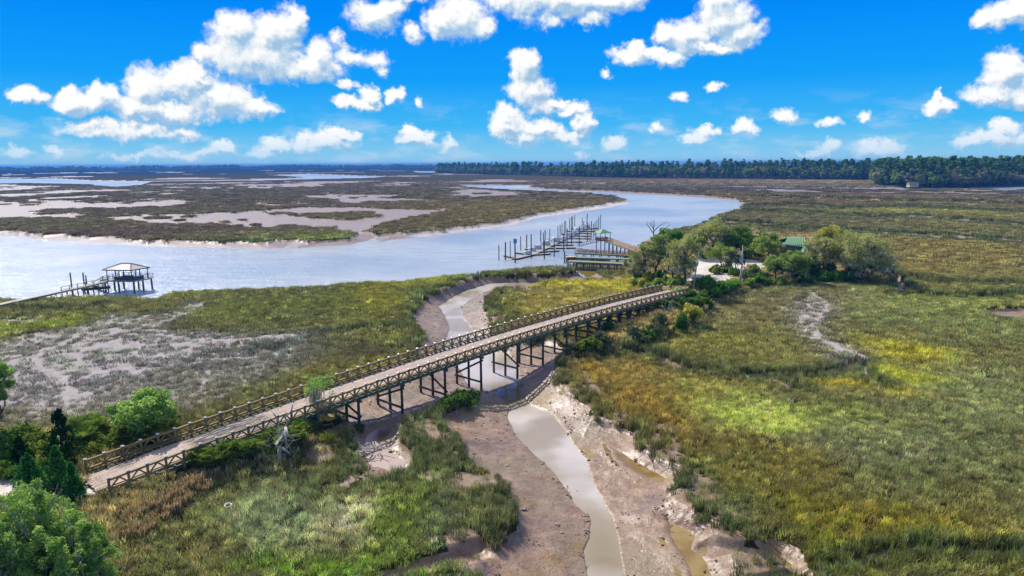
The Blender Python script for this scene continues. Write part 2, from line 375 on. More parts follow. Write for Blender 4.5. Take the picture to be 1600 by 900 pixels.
def land(x, y, full=True):
    """height of the land, and how much of it is mud, sand, sparse"""
    x = np.asarray(x, float); y = np.asarray(y, float)
    r = np.hypot(x, y)
    kw = sstep(150, 500, r)
    wx = x + (fbm(x / 4.5, y / 4.5, 3, 3) - .5) * 2.6 + (fbm(x / 28, y / 28, 4, 5) - .5) * 18 * kw
    wy = y + (fbm(x / 4.5, y / 4.5, 3, 9) - .5) * 2.6 + (fbm(x / 28, y / 28, 4, 6) - .5) * 24 * kw
    h = (fbm(x / 14, y / 14, 3, 1) - .5) * 0.35
    sand = np.zeros_like(x); sparse = np.zeros_like(x)
    n1 = fbm(x / 1.3, y / 1.3, 3, 21) - .5
    n2 = fbm(x / 5, y / 5, 3, 22) - .5
    # far mottled flats on the left and the faint pans on the right
    zl = sstep(-20, 20, sdist(LEFTZONE, wx, wy, 60))
    zf = sstep(-12, 12, sdist(FLATZONE, wx, wy, 60))
    sol = np.zeros_like(x)
    for q in SOLIDLEFT: sol = np.maximum(sol, sstep(-9, 9, sdist(q, wx, wy, 40)))
    nm = fbm(x / 62, y / 62, 5, 31, .68)
    nm = .5 + (nm - .5) * 1.6 + (fbm(x / 220, y / 220, 3, 34) - .5) * .5
    nm = nm + (fbm(x / 17, y / 20, 3, 36) - .5) * .42 * zl
    th = 0.72 - 0.275 * zl - 0.26 * zf + 0.42 * sol
    pan = sstep(0, 0.025, nm - th) * zl
    h = h * (1 - pan) + pan * (-1.0 + n2 * .5)
    zr = sstep(-30, 30, sdist(RIGHTZONE, wx, wy, 60))
    nr = fbm(x / 60, y / 40, 4, 37)
    pan2 = sstep(0, 0.02, nr - 0.62) * zr
    h = h * (1 - pan2) + pan2 * (-0.7)
    nfar = fbm(x / 260, y / 260, 4, 41)
    pan3 = sstep(0, .02, nfar - .69) * sstep(900, 1400, r) * (x > -2500)
    h = h * (1 - pan3) - 1.0 * pan3
    for q in MUDPOLY:
        dm = sdist(q, wx * .35 + x * .65, wy * .35 + y * .65, 12)
        b = sstep(-0.9, 0.25, dm + n1 * .9)
        dw = np.full_like(x, -20.0)
        for c in CREEKW: dw = np.maximum(dw, sdist(c, x + n2 * .5, y + n2 * .5, 20))
        t = np.clip((dm - .1) / (np.abs(dm) + np.maximum(-dw, 0) + .25), 0, 1)
        rid = np.abs(fbm(x / 2.2, y / 2.2, 4, 51) - .5) * 2
        hm = -0.62 - 1.32 * t ** 0.75 + (n1 * .17 - rid * .12 + .03) * np.clip(-dw / 1.2, 0, 1)
        hm = np.maximum(hm, -1.95 * np.ones_like(x)) * (dw < 0) + (dw >= 0) * (-1.97 - .35 * np.clip(dw, 0, 1.5))
        h = h * (1 - b) + hm * b
    for q in MUDBAND:
        b = sstep(-.8, .4, sdist(q, wx * .3 + x * .7, wy * .3 + y * .7, 10))
        h = h * (1 - b) + b * (-.85 + n1 * .3)
    for l, w, d in GULLY:
        g = ldist(l, x + n2 * 1.5 * w * .6, y + n2 * 1.5 * w * .6, w * 3)
        h = np.minimum(h, h - d * (1 - sstep(w * .35, w, g)))
    for q, hh, w in UPLAND:
        b = sstep(-w * .5, w, sdist(q, wx, wy, 20))
        h = np.maximum(h, h * (1 - b) + b * (hh + n2 * .35))
    s1 = sdist(SAND, x + n2 * 2.5, y + n2 * 2.5, 10)
    sand = np.maximum(sand, sstep(-.4, .5, s1)); sand = np.maximum(sand, sstep(-.4, .4, sdist(SAND2, x + n2 * 2, y + n2 * 2, 6)))
    # pools, a little lower than the mud round them
    for q, z in [(PINKPOOL, -1.2)] + [(q, -1.15) for q in OCHREPOOLS] + [(RPOND, -1.05)]:
        dq = sdist(q, x + n1 * .5, y + n1 * .5, 6)
        b = sstep(-1.6, .6, dq)
        h = h * (1 - b) + b * (z + .10 - .22 * sstep(-.3, .5, dq))
    # river and the far channels
    dr = sdist(RIVER, wx * .5 + x * .5, wy * .5 + y * .5, 60)
    far_side = (y > 235) & (x < 62) | (y > 620) & (x < 330)
    wid = np.where(far_side, 9 + n2 * 16, 2.6 + n1 * 1.5)
    beach = sstep(-6, 4, sdist(BEACH, wx, wy, 20))
    wid = np.maximum(wid, beach * 16)
    b = np.clip((dr + wid) / np.maximum(wid, .5), 0, 1)
    lip = np.where(far_side, sstep(0, .22, b) * .35 + .65 * b, b)
    h = np.where(dr > -wid, h * (1 - lip) + (-2.02 + np.where(far_side, n2 * .25 + n1 * .35, 0) * (1 - b)) * lip, h)
    h = np.where(dr > 0, -2.05 - np.clip(dr * .2, 0, 1.2), h)
    for q in FARW:
        d = sdist(q, x, y, 40)
        b = sstep(-16, 0, d); h = h * (1 - b) + b * (-2.3)
    for q, s in SPARSE: sparse = np.maximum(sparse, s * sstep(-4.5, 4.5, sdist(q, wx, wy, 12)))
    sparse = sparse * (.72 + .56 * fbm(x / 4, y / 4, 3, 61))
    mud = 1 - sstep(-.5, -.28, h + n1 * .12)
    for q in MUDPOLY:
        dq = sdist(q, wx, wy, 12)
        mud = np.maximum(mud, sstep(-9, -1, dq) * (dq < 1) * .97 * sstep(.44, .58, fbm(x / 2.6, y / 2.6, 4, 63, .6)))
    sand = np.maximum(sand, beach * mud * .9)
    sparse = np.clip(sparse, 0, .9)
    for l, w in STREAK: sparse = np.maximum(sparse, 1 - sstep(w * .6, w * 1.5, ldist(l, x + n2 * 2.5 + n1, y + n2 * 2.5 - n1, 6)))
    return h, mud, sand, np.clip(sparse, 0, 1)

TONES = [  # photo place of the patch, its half sizes, colour, strength
 (400,330,900,40,(76,68,52),1.5),(300,272,1200,9,(34,34,34),1.2),(780,330,190,22,(84,74,46),.9),(640,350,120,10,(72,62,44),.7),(300,379,260,4,(72,88,46),.9),(700,368,200,4,(70,86,40),.8),(490,370,60,7,(84,88,40),.8),
 (200,362,250,9,(66,54,50),.9),(800,286,1200,10,(72,64,52),1.2),(1250,284,400,7,(100,88,68),.9),(1350,300,400,6,(52,48,50),.8),
 (1300,312,300,12,(86,72,46),.9),(1500,345,300,16,(88,82,46),.8),(1250,342,160,8,(76,72,50),.8),(1450,330,140,5,(104,104,44),.6),(1100,330,90,14,(72,68,38),.7),
 (1500,400,170,30,(104,92,50),.9),(1420,400,60,25,(92,84,48),.6),(1530,470,120,22,(100,100,46),.8),(1400,485,150,36,(98,102,60),.8),
 (1180,480,90,28,(96,88,62),.9),(1290,470,60,22,(92,84,64),.7),(1120,530,130,22,(98,94,44),.8),(1180,560,90,12,(92,90,42),.6),
 (1450,590,170,45,(84,84,60),.8),(1560,640,120,60,(98,102,66),.8),(1450,720,220,62,(88,92,58),.8),(1320,690,120,26,(88,86,70),.7),
 (1000,640,140,62,(106,88,38),1.0),(930,580,80,22,(112,90,36),.8),(1060,600,130,26,(104,98,52),.6),(1205,645,120,24,(122,128,62),1.0),(1160,615,60,14,(122,128,66),.6),
 (1380,820,190,40,(92,86,28),1.0),(1300,800,90,24,(98,90,32),.6),(1480,880,160,24,(86,88,26),.9),(1150,720,110,40,(98,88,34),.7),(1100,760,90,60,(64,76,46),.7),
 (1410,547,60,16,(120,114,32),1.0),(1385,577,55,11,(116,118,34),1.0),(1320,598,70,11,(116,108,38),.9),(1270,555,60,14,(94,88,46),.6),
 (880,478,120,30,(116,104,54),1.0),(810,485,45,22,(82,84,40),.7),(880,440,140,8,(136,126,38),1.0),(960,448,60,10,(130,122,36),.8),
 (480,480,190,32,(72,76,42),.9),(600,470,60,34,(96,92,32),.9),(690,430,110,9,(84,104,46),.7),(640,438,60,5,(112,108,36),.7),(640,522,80,9,(104,104,34),.8),(700,460,60,20,(72,84,40),.5),
 (560,540,110,16,(70,66,46),.8),(640,560,50,18,(86,84,34),.6),(590,572,100,9,(108,104,36),.8),(480,590,100,14,(88,86,38),.6),(300,565,200,40,(72,70,60),.8),(380,610,80,18,(80,84,40),.6),(330,650,80,16,(76,74,42),.6),(100,600,160,40,(86,82,80),.6),
 (200,500,240,11,(82,86,38),.9),(160,472,150,8,(88,86,52),.7),(160,553,65,10,(64,84,42),1.0),(20,510,80,12,(96,104,34),.9),(400,450,300,4,(98,100,44),.8),
 (480,800,190,60,(80,88,50),.9),(560,785,70,30,(146,140,112),1.0),(440,790,90,45,(100,108,86),.8),(655,790,55,50,(84,96,34),.9),(560,860,170,18,(84,104,34),.8),(470,700,90,14,(84,76,40),.8),(330,830,80,50,(92,88,54),.7),
 (660,690,60,30,(84,88,64),.9),(720,790,50,60,(70,78,58),.8),(620,888,120,14,(58,70,44),.8),(500,870,150,26,(84,102,32),.7)]
_T = []
for cx, cy, rx, ry, c, w in TONES:
    a = np.array(U(cx, cy, .3)); k = math.hypot(a[0], a[1], 30) / FPX
    l, h_ = np.array(U(cx, cy - ry, .3)), np.array(U(cx, cy + ry, .3))
    cen = (l + h_) / 2; ry_ = np.hypot(*(l - h_)) / 2
    ang = math.atan2(cen[0], cen[1])
    _T.append((cen[0], cen[1], max(rx * np.hypot(*cen) / FPX, 2), max(ry_, 2), math.sin(ang) , math.cos(ang), np.array(lin(c)), w))

def tone(x, y):
    r = np.hypot(x, y)
    s = sstep(120, 500, r) * 50
    wx = x + (fbm(x / 8, y / 8, 4, 71) - .5) * 14 + (fbm(x / 60, y / 60, 4, 73) - .5) * s
    wy = y + (fbm(x / 8, y / 8, 4, 72) - .5) * 14 + (fbm(x / 60, y / 60, 4, 74) - .5) * s
    base = np.array(lin((86, 86, 50)))
    c = np.tile(base, (len(x), 1))
    n = fbm(x / 30, y / 30, 3, 77)[:, None]
    c = c * (1 - .5 * sstep(.45, .7, n)) + np.array(lin((92, 84, 44))) * .5 * sstep(.45, .7, n)
    for cx, cy, rx, ry, sn, cs, col, w in _T:
        dx, dy = wx - cx, wy - cy
        u = (dx * cs - dy * sn) / rx; v = (dx * sn + dy * cs) / ry
        d2 = u * u + v * v
        m = d2 < 5
        if not m.any(): continue
        k = np.clip(np.exp(-d2[m] * 1.1) * w, 0, 1)[:, None]
        c[m] = c[m] * (1 - k) + col * k
    n3 = fbm(x / 3.5, y / 3.5, 3, 78)[:, None]
    g_ = c.mean(1, keepdims=True); c = (g_ + (c - g_) * .95) * np.array([1.02, 1.03, .88])
    c = c * (.78 + .44 * n3)
    return c

# ------------------------------------------------------------------ materials
def mat(name):
    m = bpy.data.materials.new(name); m.use_nodes = True
    t = NT(m.node_tree)
    b = t.n['Principled BSDF']
    return m, t, b

def simple(name, c, rough=.7, metal=0.0, var=.25, scale=3.0, bump=.0, c2=None, sv=(1, 1, 1), k=1.0):
    m, t, b = mat(name)
    tcn = t.node('ShaderNodeTexCoord')
    v = t.vmath('MULTIPLY', tcn.outputs['Object'], sv)
    n = t.noise(v, scale, 5, .62)
    ca = L4(c, k); cb = L4(c2, k) if c2 else tuple(x * (1 - var) for x in ca[:3]) + (1,)
    col = t.mix(t.maprange(n, .38, .62), ca, cb)
    n2 = t.noise(v, scale * 6, 3, .6)
    col = t.mix(t.maprange(n2, .3, .8, 0, .5), col, tuple(x * .45 for x in ca[:3]) + (1,))
    t.l.new(col, b.inputs['Base Color'])
    b.inputs['Roughness'].default_value = rough; b.inputs['Metallic'].default_value = metal
    if bump:
        bn = t.node('ShaderNodeBump'); bn.inputs['Strength'].default_value = bump; bn.inputs['Distance'].default_value = .05
        t.l.new(n2, bn.inputs['Height']); t.l.new(bn.outputs[0], b.inputs['Normal'])
    return m

def leafmat(name, c, c2, tr=.35, k=1.0, attr='shade'):
    m, t, b = mat(name)
    a = t.node('ShaderNodeAttribute'); a.attribute_name = attr
    col = t.mix(a.outputs['Fac'], L4(c, k), L4(c2, k))
    t.n.remove(b)
    df = t.node('ShaderNodeBsdfDiffuse'); tl = t.node('ShaderNodeBsdfTranslucent'); mx = t.node('ShaderNodeMixShader')
    t.l.new(col, df.inputs[0]); t.l.new(col, tl.inputs[0]); mx.inputs[0].default_value = tr
    t.l.new(df.outputs[0], mx.inputs[1]); t.l.new(tl.outputs[0], mx.inputs[2])
    t.l.new(mx.outputs[0], t.n['Material Output'].inputs[0])
    return m

# land
gm, t, b = mat('marsh_ground')
at = t.node('ShaderNodeAttribute'); at.attribute_name = 'tone'
am = t.node('ShaderNodeAttribute'); am.attribute_name = 'kinds'
sp = t.node('ShaderNodeSeparateColor'); t.l.new(am.outputs['Color'], sp.inputs[0])
geo = t.node('ShaderNodeNewGeometry'); P = geo.outputs['Position']
n_f = t.noise(P, 3.2, 6, .65); n_m = t.noise(P, .55, 5, .6); n_c = t.noise(P, .11, 4, .6); n_x = t.noise(P, .03, 5, .6)
mudc = t.mix(t.maprange(n_m, .35, .65), L4((134, 106, 84)), L4((160, 134, 112)))
mudc = t.mix(t.maprange(n_c, .42, .62, 0, .8), mudc, L4((136, 120, 92)))
mudc = t.mix(t.maprange(n_f, .52, .7, 0, .8), mudc, L4((84, 68, 54)))
vor = t.node('ShaderNodeTexVoronoi'); vor.inputs['Scale'].default_value = 2.6; t.l.new(t.vmath('ADD', P, t.vmath('SCALE', t.noise(P, 1.6, 3, .6, 'Color'), scale=1.2)), vor.inputs['Vector'])
spots = t.math('MULTIPLY', t.maprange(vor.outputs['Distance'], .10, .24, 1, 0), t.maprange(n_m, .47, .58))
mudc = t.mix(t.math('MULTIPLY', spots, .75), mudc, L4((62, 54, 46)))
rill = t.math('ABSOLUTE', t.math('SUBTRACT', t.noise(t.vmath('ADD', P, t.vmath('SCALE', t.noise(P, .5, 3, .6, 'Color'), scale=2.0)), .42, 3, .55), .5))
rillm = t.maprange(rill, .0, .022, 1, 0)
mudc = t.mix(t.math('MULTIPLY', rillm, .28), mudc, L4((92, 74, 58)))
n_o = t.noise(P, .16, 5, .65)
mudc = t.mix(t.maprange(n_o, .54, .68, 0, .75), mudc, L4((138, 112, 62)))
mudc = t.mix(t.maprange(n_o, .46, .32, 0, .7), mudc, L4((104, 88, 76)))
farmud = sp.outputs[2]
mudc = t.mix(t.math('MULTIPLY', farmud, .75), mudc, L4((150, 136, 130)))
grn = t.mix(t.maprange(n_m, .3, .7, .25, .0), at.outputs['Color'], (.012, .013, .008, 1))
grn = t.mix(t.maprange(n_f, .45, .75, 0, .35), grn, (.02, .02, .012, 1))
n_w = t.noise(P, .9, 4, .65)
sparse_m = t.maprange(t.math('ADD', sp.outputs[1], t.math('MULTIPLY', t.math('SUBTRACT', n_w, .5), .9)), .42, .58)
col = t.mix(sparse_m, grn, t.mix(n_m, L4((112, 104, 98)), L4((198, 190, 186))))
mudf = t.math('ADD', sp.outputs[0], t.math('MULTIPLY', t.math('SUBTRACT', n_f, .5), .5), clamp=True)
mudf = t.maprange(mudf, .35, .65)
col = t.mix(mudf, col, mudc)
sandA = t.node('ShaderNodeAttribute'); sandA.attribute_name = 'sand'
sandc = t.mix(t.maprange(n_m, .3, .7), L4((196, 186, 176)), L4((222, 214, 206)))
sandc = t.mix(t.maprange(n_c, .55, .7, 0, .6), sandc, L4((150, 136, 120)))
col = t.mix(sandA.outputs['Fac'], col, sandc)
t.l.new(col, b.inputs['Base Color'])
rg = t.mix(mudf, (.95, .95, .95, 1), t.mix(n_m, (.27, .27, .27, 1), (.6, .6, .6, 1)))
t.l.new(rg, b.inputs['Roughness'])
t.l.new(t.math('MULTIPLY', mudf, t.maprange(farmud, 0, .6, .42, .08, 'LINEAR')), b.inputs['Specular IOR Level'])
bh = t.math('ADD', t.math('MULTIPLY', n_f, .13), t.math('MULTIPLY', n_m, .5))
bh = t.math('SUBTRACT', t.math('SUBTRACT', bh, t.math('MULTIPLY', spots, .25)), t.math('MULTIPLY', rillm, .08))
bn = t.node('ShaderNodeBump'); bn.inputs['Strength'].default_value = .55; bn.inputs['Distance'].default_value = .45
t.l.new(bh, bn.inputs['Height']); t.l.new(bn.outputs[0], b.inputs['Normal'])
M_GROUND = gm

def watermat(name, c, rough, bump, scale, spec=.5, tint=None, sv=(1, 1, 1), var=None, big=.012):
    m, t, b = mat(name)
    g = t.node('ShaderNodeNewGeometry'); P = g.outputs['Position']
    Ps = t.vmath('MULTIPLY', P, sv)
    n1 = t.noise(Ps, scale, 4, .6, dist=.4); n2 = t.noise(Ps, scale * .16, 3, .5); n3 = t.noise(P, big, 3, .5)
    col = L4(c)
    c2 = L4(var) if var else tuple(x * .86 for x in col[:3]) + (1,)
    cc = t.mix(t.maprange(n3, .4, .62), col, c2)
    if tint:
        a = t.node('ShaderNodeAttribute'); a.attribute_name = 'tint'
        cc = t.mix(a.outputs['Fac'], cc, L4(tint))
    cc = t.mix(t.maprange(n2, .45, .65, 0, .35), cc, c2)
    t.l.new(cc, b.inputs['Base Color'])
    b.inputs['Roughness'].default_value = rough; b.inputs['IOR'].default_value = 1.33
    b.inputs['Specular IOR Level'].default_value = spec
    bn = t.node('ShaderNodeBump'); bn.inputs['Strength'].default_value = bump; bn.inputs['Distance'].default_value = .25
    t.l.new(t.math('ADD', n1, t.math('MULTIPLY', n2, 1.5)), bn.inputs['Height']); t.l.new(bn.outputs[0], b.inputs['Normal'])
    return m

# ------------------------------------------------------------------ object helpers
def tag(o, label=None, cat=None, group=None, kind=None):
    if label: o['label'] = label
    if cat: o['category'] = cat
    if group: o['group'] = group
    if kind: o['kind'] = kind
    return o

def empty(name, loc, rz=0.0, label=None, cat=None, group=None):
    o = bpy.data.objects.new(name, None); COL.objects.link(o)
    o.location = loc; o.rotation_euler = (0, 0, rz); o.empty_display_size = .5
    return tag(o, label, cat, group)

def mesh_np(name, V, F, material=None, parent=None, attrs=None, smooth=False):
    """V n x 3, F m x k (k 3 or 4)"""
    me = bpy.data.meshes.new(name)
    V = np.asarray(V, np.float32); F = np.asarray(F, np.int32)
    me.vertices.add(len(V)); me.vertices.foreach_set('co', V.ravel())
    k = F.shape[1]
    me.loops.add(F.size); me.loops.foreach_set('vertex_index', F.ravel())
    me.polygons.add(len(F)); me.polygons.foreach_set('loop_start', np.arange(0, F.size, k, dtype=np.int32))
    me.update(calc_edges=True)
    if attrs:
        for an, (dom, typ, data) in attrs.items():
            a = me.attributes.new(an, typ, dom)
            a.data.foreach_set('color' if 'COLOR' in typ else 'value', np.asarray(data, np.float32).ravel())
    if smooth: me.polygons.foreach_set('use_smooth', np.ones(len(F), bool))
    if material: me.materials.append(material)
    o = bpy.data.objects.new(name, me); COL.objects.link(o)
    if parent: o.parent = parent
    return o

class MB:
    def __init__(s): s.v = []; s.f = []
    def add(s, V, F):
        n = len(s.v); s.v += [tuple(map(float, p)) for p in V]; s.f += [tuple(i + n for i in f) for f in F]; return s
    def hexa(s, P):
        """eight corners: bottom ring then top ring"""
        return s.add(P, [(3, 2, 1, 0), (4, 5, 6, 7), (0, 1, 5, 4), (1, 2, 6, 5), (2, 3, 7, 6), (3, 0, 4, 7)])
    def box(s, c, d, rz=0.0):
        cs, sn = math.cos(rz), math.sin(rz); P = []
        for z in (-.5, .5):
            for a, b_ in ((-.5, -.5), (.5, -.5), (.5, .5), (-.5, .5)):
                x, y = a * d[0], b_ * d[1]
                P.append((c[0] + x * cs - y * sn, c[1] + x * sn + y * cs, c[2] + z * d[2]))
        return s.hexa(P)
    def bar(s, A, B, w, h=None):
        """beam from A to B, w across, h high"""
        A, B = Vector(A), Vector(B); h = h or w
        d = (B - A).normalized(); sd2 = d.cross(Vector((0, 0, 1)))
        if sd2.length < 1e-3: sd2 = Vector((1, 0, 0))
        sd2.normalize(); u2 = sd2.cross(d).normalized()
        P = []
        for e in (A, B):
            for a, b_ in ((-.5, -.5), (.5, -.5), (.5, .5), (-.5, .5)):
                P.append(e + sd2 * (a * w) + u2 * (b_ * h))
        return s.hexa(P)
    def tube(s, pts, rad, n=6, cap=True):
        pts = [Vector(p) for p in pts]; rings = []
        base = len(s.v)
        up_ = Vector((.31, .17, .93))
        for i, p in enumerate(pts):
            d = (pts[min(i + 1, len(pts) - 1)] - pts[max(i - 1, 0)]).normalized()
            a = d.cross(up_)
            if a.length < 1e-2: a = d.cross(Vector((1, 0, 0)))
            a.normalize(); b_ = d.cross(a)
            for k in range(n):
                th = 2 * math.pi * k / n
                s.v.append(tuple(p + (a * math.cos(th) + b_ * math.sin(th)) * rad[i]))
        for i in range(len(pts) - 1):
            for k in range(n):
                k2 = (k + 1) % n
                s.f.append((base + i * n + k, base + i * n + k2, base + (i + 1) * n + k2, base + (i + 1) * n + k))
        if cap:
            s.f.append(tuple(base + k for k in range(n))[::-1])
            s.f.append(tuple(base + (len(pts) - 1) * n + k for k in range(n)))
        return s
    def build(s, name, material, parent=None, smooth=False):
        me = bpy.data.meshes.new(name); me.from_pydata(s.v, [], s.f); me.update()
        if smooth:
            me.polygons.foreach_set('use_smooth', np.ones(len(me.polygons), bool))
        if material: me.materials.append(material)
        o = bpy.data.objects.new(name, me); COL.objects.link(o)
        if parent: o.parent = parent
        return o

def link_copy(o, parent=None):
    c = o.copy(); COL.objects.link(c)
    if parent: c.parent = parent
    return c
def copy_tree(o, parent=None):
    c = link_copy(o, parent)
    for ch in o.children:
        copy_tree(ch, c)
    return c

# ------------------------------------------------------------------ the land itself
def build_land():
    ypx = np.concatenate([np.linspace(255.9, 262, 26), np.linspace(262.2, 320, 130), np.linspace(320.8, 900, 640), np.linspace(903, 1300, 90)])
    dep = np.arctan((ypx - 255.5) / FPX * 1.02)
    rad = CAM_Z / np.tan(dep)
    rad = np.concatenate([[13500, 12000], rad[rad < 11000], [18, 12, 6, 2]])
    aa = np.concatenate([-np.linspace(math.pi, R(50), 34)[:-1], -np.linspace(R(50), R(39), 40)[:-1], np.linspace(R(-39), R(39), 1040), np.linspace(R(39), R(50), 40)[1:], np.linspace(R(50), math.pi, 34)[1:]])
    A, D = np.meshgrid(aa, rad)
    X = (D * np.sin(A)).ravel(); Y = (D * np.cos(A)).ravel()
    h, mud, sand, sparse = land(X, Y)
    c = tone(X, Y)
    r = np.hypot(X, Y)
    nr, na = A.shape
    idx = np.arange(nr * na).reshape(nr, na)
    F = np.stack([idx[1:, :-1], idx[1:, 1:], idx[:-1, 1:], idx[:-1, :-1]], -1).reshape(-1, 4)
    # under tall grass the soil is darker; where no tufts stand any more the sheet is the grass top
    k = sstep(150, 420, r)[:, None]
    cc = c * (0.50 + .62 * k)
    far = sstep(130, 300, r) * mud
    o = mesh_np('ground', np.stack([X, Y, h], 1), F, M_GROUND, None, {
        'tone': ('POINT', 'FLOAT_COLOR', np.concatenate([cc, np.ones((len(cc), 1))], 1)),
        'kinds': ('POINT', 'FLOAT_COLOR', np.stack([mud, sparse, far, np.ones_like(mud)], 1)),
        'sand': ('POINT', 'FLOAT', sand)}, smooth=True)
    tag(o, kind='structure')
    return o
GROUND = build_land()

M_RIVER = watermat('river_water', (184, 188, 190), .2, 1.0, .9, .4, sv=(1, 1.6, 1), var=(150, 164, 178))
o = MB().add([(-12500, -300, -2), (12500, -300, -2), (12500, 13500, -2), (-12500, 13500, -2)], [(0, 1, 2, 3)]).build('river_water', M_RIVER)
tag(o, kind='structure')
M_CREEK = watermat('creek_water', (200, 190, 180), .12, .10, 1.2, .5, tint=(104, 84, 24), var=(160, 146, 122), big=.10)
def sheet(name, poly, z, m, grow=.5, tints=(), step=.7):
    lo = poly.min(0) - grow; hi = poly.max(0) + grow
    xs = np.arange(lo[0], hi[0], step); ys = np.arange(lo[1], hi[1], step)
    X, Y = np.meshgrid(xs, ys); d = sdist(poly, X.ravel(), Y.ravel(), 8).reshape(X.shape)
    keep = d > -grow - step
    idx = -np.ones(X.shape, int)
    q = keep[:-1, :-1] & keep[1:, :-1] & keep[1:, 1:] & keep[:-1, 1:]
    used = np.zeros(X.shape, bool)
    used[:-1, :-1] |= q; used[1:, :-1] |= q; used[1:, 1:] |= q; used[:-1, 1:] |= q
    idx[used] = np.arange(used.sum())
    I, J = np.nonzero(q)
    F = np.stack([idx[I, J], idx[I, J + 1], idx[I + 1, J + 1], idx[I + 1, J]], 1)
    V = np.stack([X[used], Y[used], np.full(used.sum(), z)], 1)
    ti = np.zeros(len(V))
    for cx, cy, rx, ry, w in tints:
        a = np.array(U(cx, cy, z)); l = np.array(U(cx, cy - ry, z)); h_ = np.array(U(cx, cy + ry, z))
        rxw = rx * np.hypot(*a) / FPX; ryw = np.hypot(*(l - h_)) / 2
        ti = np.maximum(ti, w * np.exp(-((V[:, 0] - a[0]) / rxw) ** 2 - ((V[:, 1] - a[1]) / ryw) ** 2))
    o = mesh_np(name, V, F, m, None, {'tint': ('POINT', 'FLOAT', ti)})
    tag(o, kind='structure')
    return o
sheet('creek_water', CREEKW[0], -1.955, M_CREEK, 1.2, tints=((798, 618, 30, 18, 1.3), (885, 436, 60, 5, 1.0), (945, 880, 40, 60, .45), (900, 760, 24, 40, .25)))  # ochre tint by the bridge: its shade on clear water, put into the colour
o = sheet('inlet_water', UP([(890, 414), (905, 422), (925, 433), (960, 439), (1000, 442), (1004, 418), (990, 408), (940, 409)], -1.9), -1.96, watermat('inlet_water', (112, 96, 30), .35, .08, 1.0, .08, var=(96, 88, 30)), 1.0)
M_PINK = watermat('pool_water', (186, 168, 158), .16, .04, 1.2, .4, tint=(112, 80, 20))
M_OCHRE = watermat('ochre_water', (124, 100, 52), .16, .05, 1.5, .25, var=(150, 128, 84), big=.5)  # ochre colour of the small side pools
sheet('pool_water', PINKPOOL, -1.22, M_PINK, 1.0, tints=((600, 676, 15, 16, 1.2),), step=.3)
for q in OCHREPOOLS: sheet('pool_water', q, -1.19, M_OCHRE, .8, step=.3)
sheet('pond_water', RPOND, -1.1, watermat('pond_water', (176, 182, 190), .1, .05, 1.0), 1.0)
# ------------------------------------------------------------------ marsh grass
def tuft(name, n, rad, h, w, m, seed, lean=.75, seg=1):
    g = np.random.default_rng(seed); V = []; F = []; S = []
    for i in range(n):
        a, rr = g.uniform(0, 2 * math.pi), rad * math.sqrt(g.uniform())
        x, y = rr * math.cos(a), rr * math.sin(a)
        hh = h * g.uniform(.6, 1.1); la = g.uniform(0, 2 * math.pi); le = hh * lean * g.uniform(.2, 1.2)
        wa = g.uniform(0, math.pi); dx, dy = math.cos(wa) * w / 2, math.sin(wa) * w / 2
        b = len(V)
        mx, my = x + math.cos(la) * le * .35, y + math.sin(la) * le * .35
        V += [(x - dx, y - dy, -.15), (x + dx, y + dy, -.15), (mx + dx * .8, my + dy * .8, hh * .6), (mx - dx * .8, my - dy * .8, hh * .6),
              (x + math.cos(la) * le, y + math.sin(la) * le, hh)]
        F += [(b, b + 1, b + 2, b + 3), (b + 3, b + 2, b + 4, b + 4)]; S += [g.uniform()] * 5
    me = bpy.data.meshes.new(name)
    me.from_pydata(V, [], [f if f[2] != f[3] else f[:3] for f in F]); me.materials.append(m)
    a = me.attributes.new('shade', 'FLOAT', 'POINT'); a.data.foreach_set('value', S)
    return bpy.data.objects.new(name, me)

def grassmat(name, tr=.35):
    m, t, b = mat(name)
    a = t.node('ShaderNodeAttribute'); a.attribute_name = 'tone'; a.attribute_type = 'INSTANCER'
    tcn = t.node('ShaderNodeTexCoord'); s = t.node('ShaderNodeSeparateXYZ'); t.l.new(tcn.outputs['Object'], s.inputs[0])
    oi = t.node('ShaderNodeObjectInfo')
    col = t.mix(t.maprange(oi.outputs['Random'], .6, 1, 0, .35), a.outputs['Color'], L4((170, 160, 120)))
    sa = t.node('ShaderNodeAttribute'); sa.attribute_name = 'shade'
    col = t.vmath('SCALE', col, scale=t.maprange(sa.outputs['Fac'], 0, 1, .45, 1.65, 'LINEAR'))
    t.n.remove(b)
    df = t.node('ShaderNodeBsdfDiffuse'); tl = t.node('ShaderNodeBsdfTranslucent'); mx = t.node('ShaderNodeMixShader')
    t.l.new(col, df.inputs[0]); t.l.new(col, tl.inputs[0]); mx.inputs[0].default_value = tr
    t.l.new(df.outputs[0], mx.inputs[1]); t.l.new(tl.outputs[0], mx.inputs[2])
    t.l.new(mx.outputs[0], t.n['Material Output'].inputs[0])
    return m
M_GRASS = grassmat('marsh_grass')
GK = 3.35
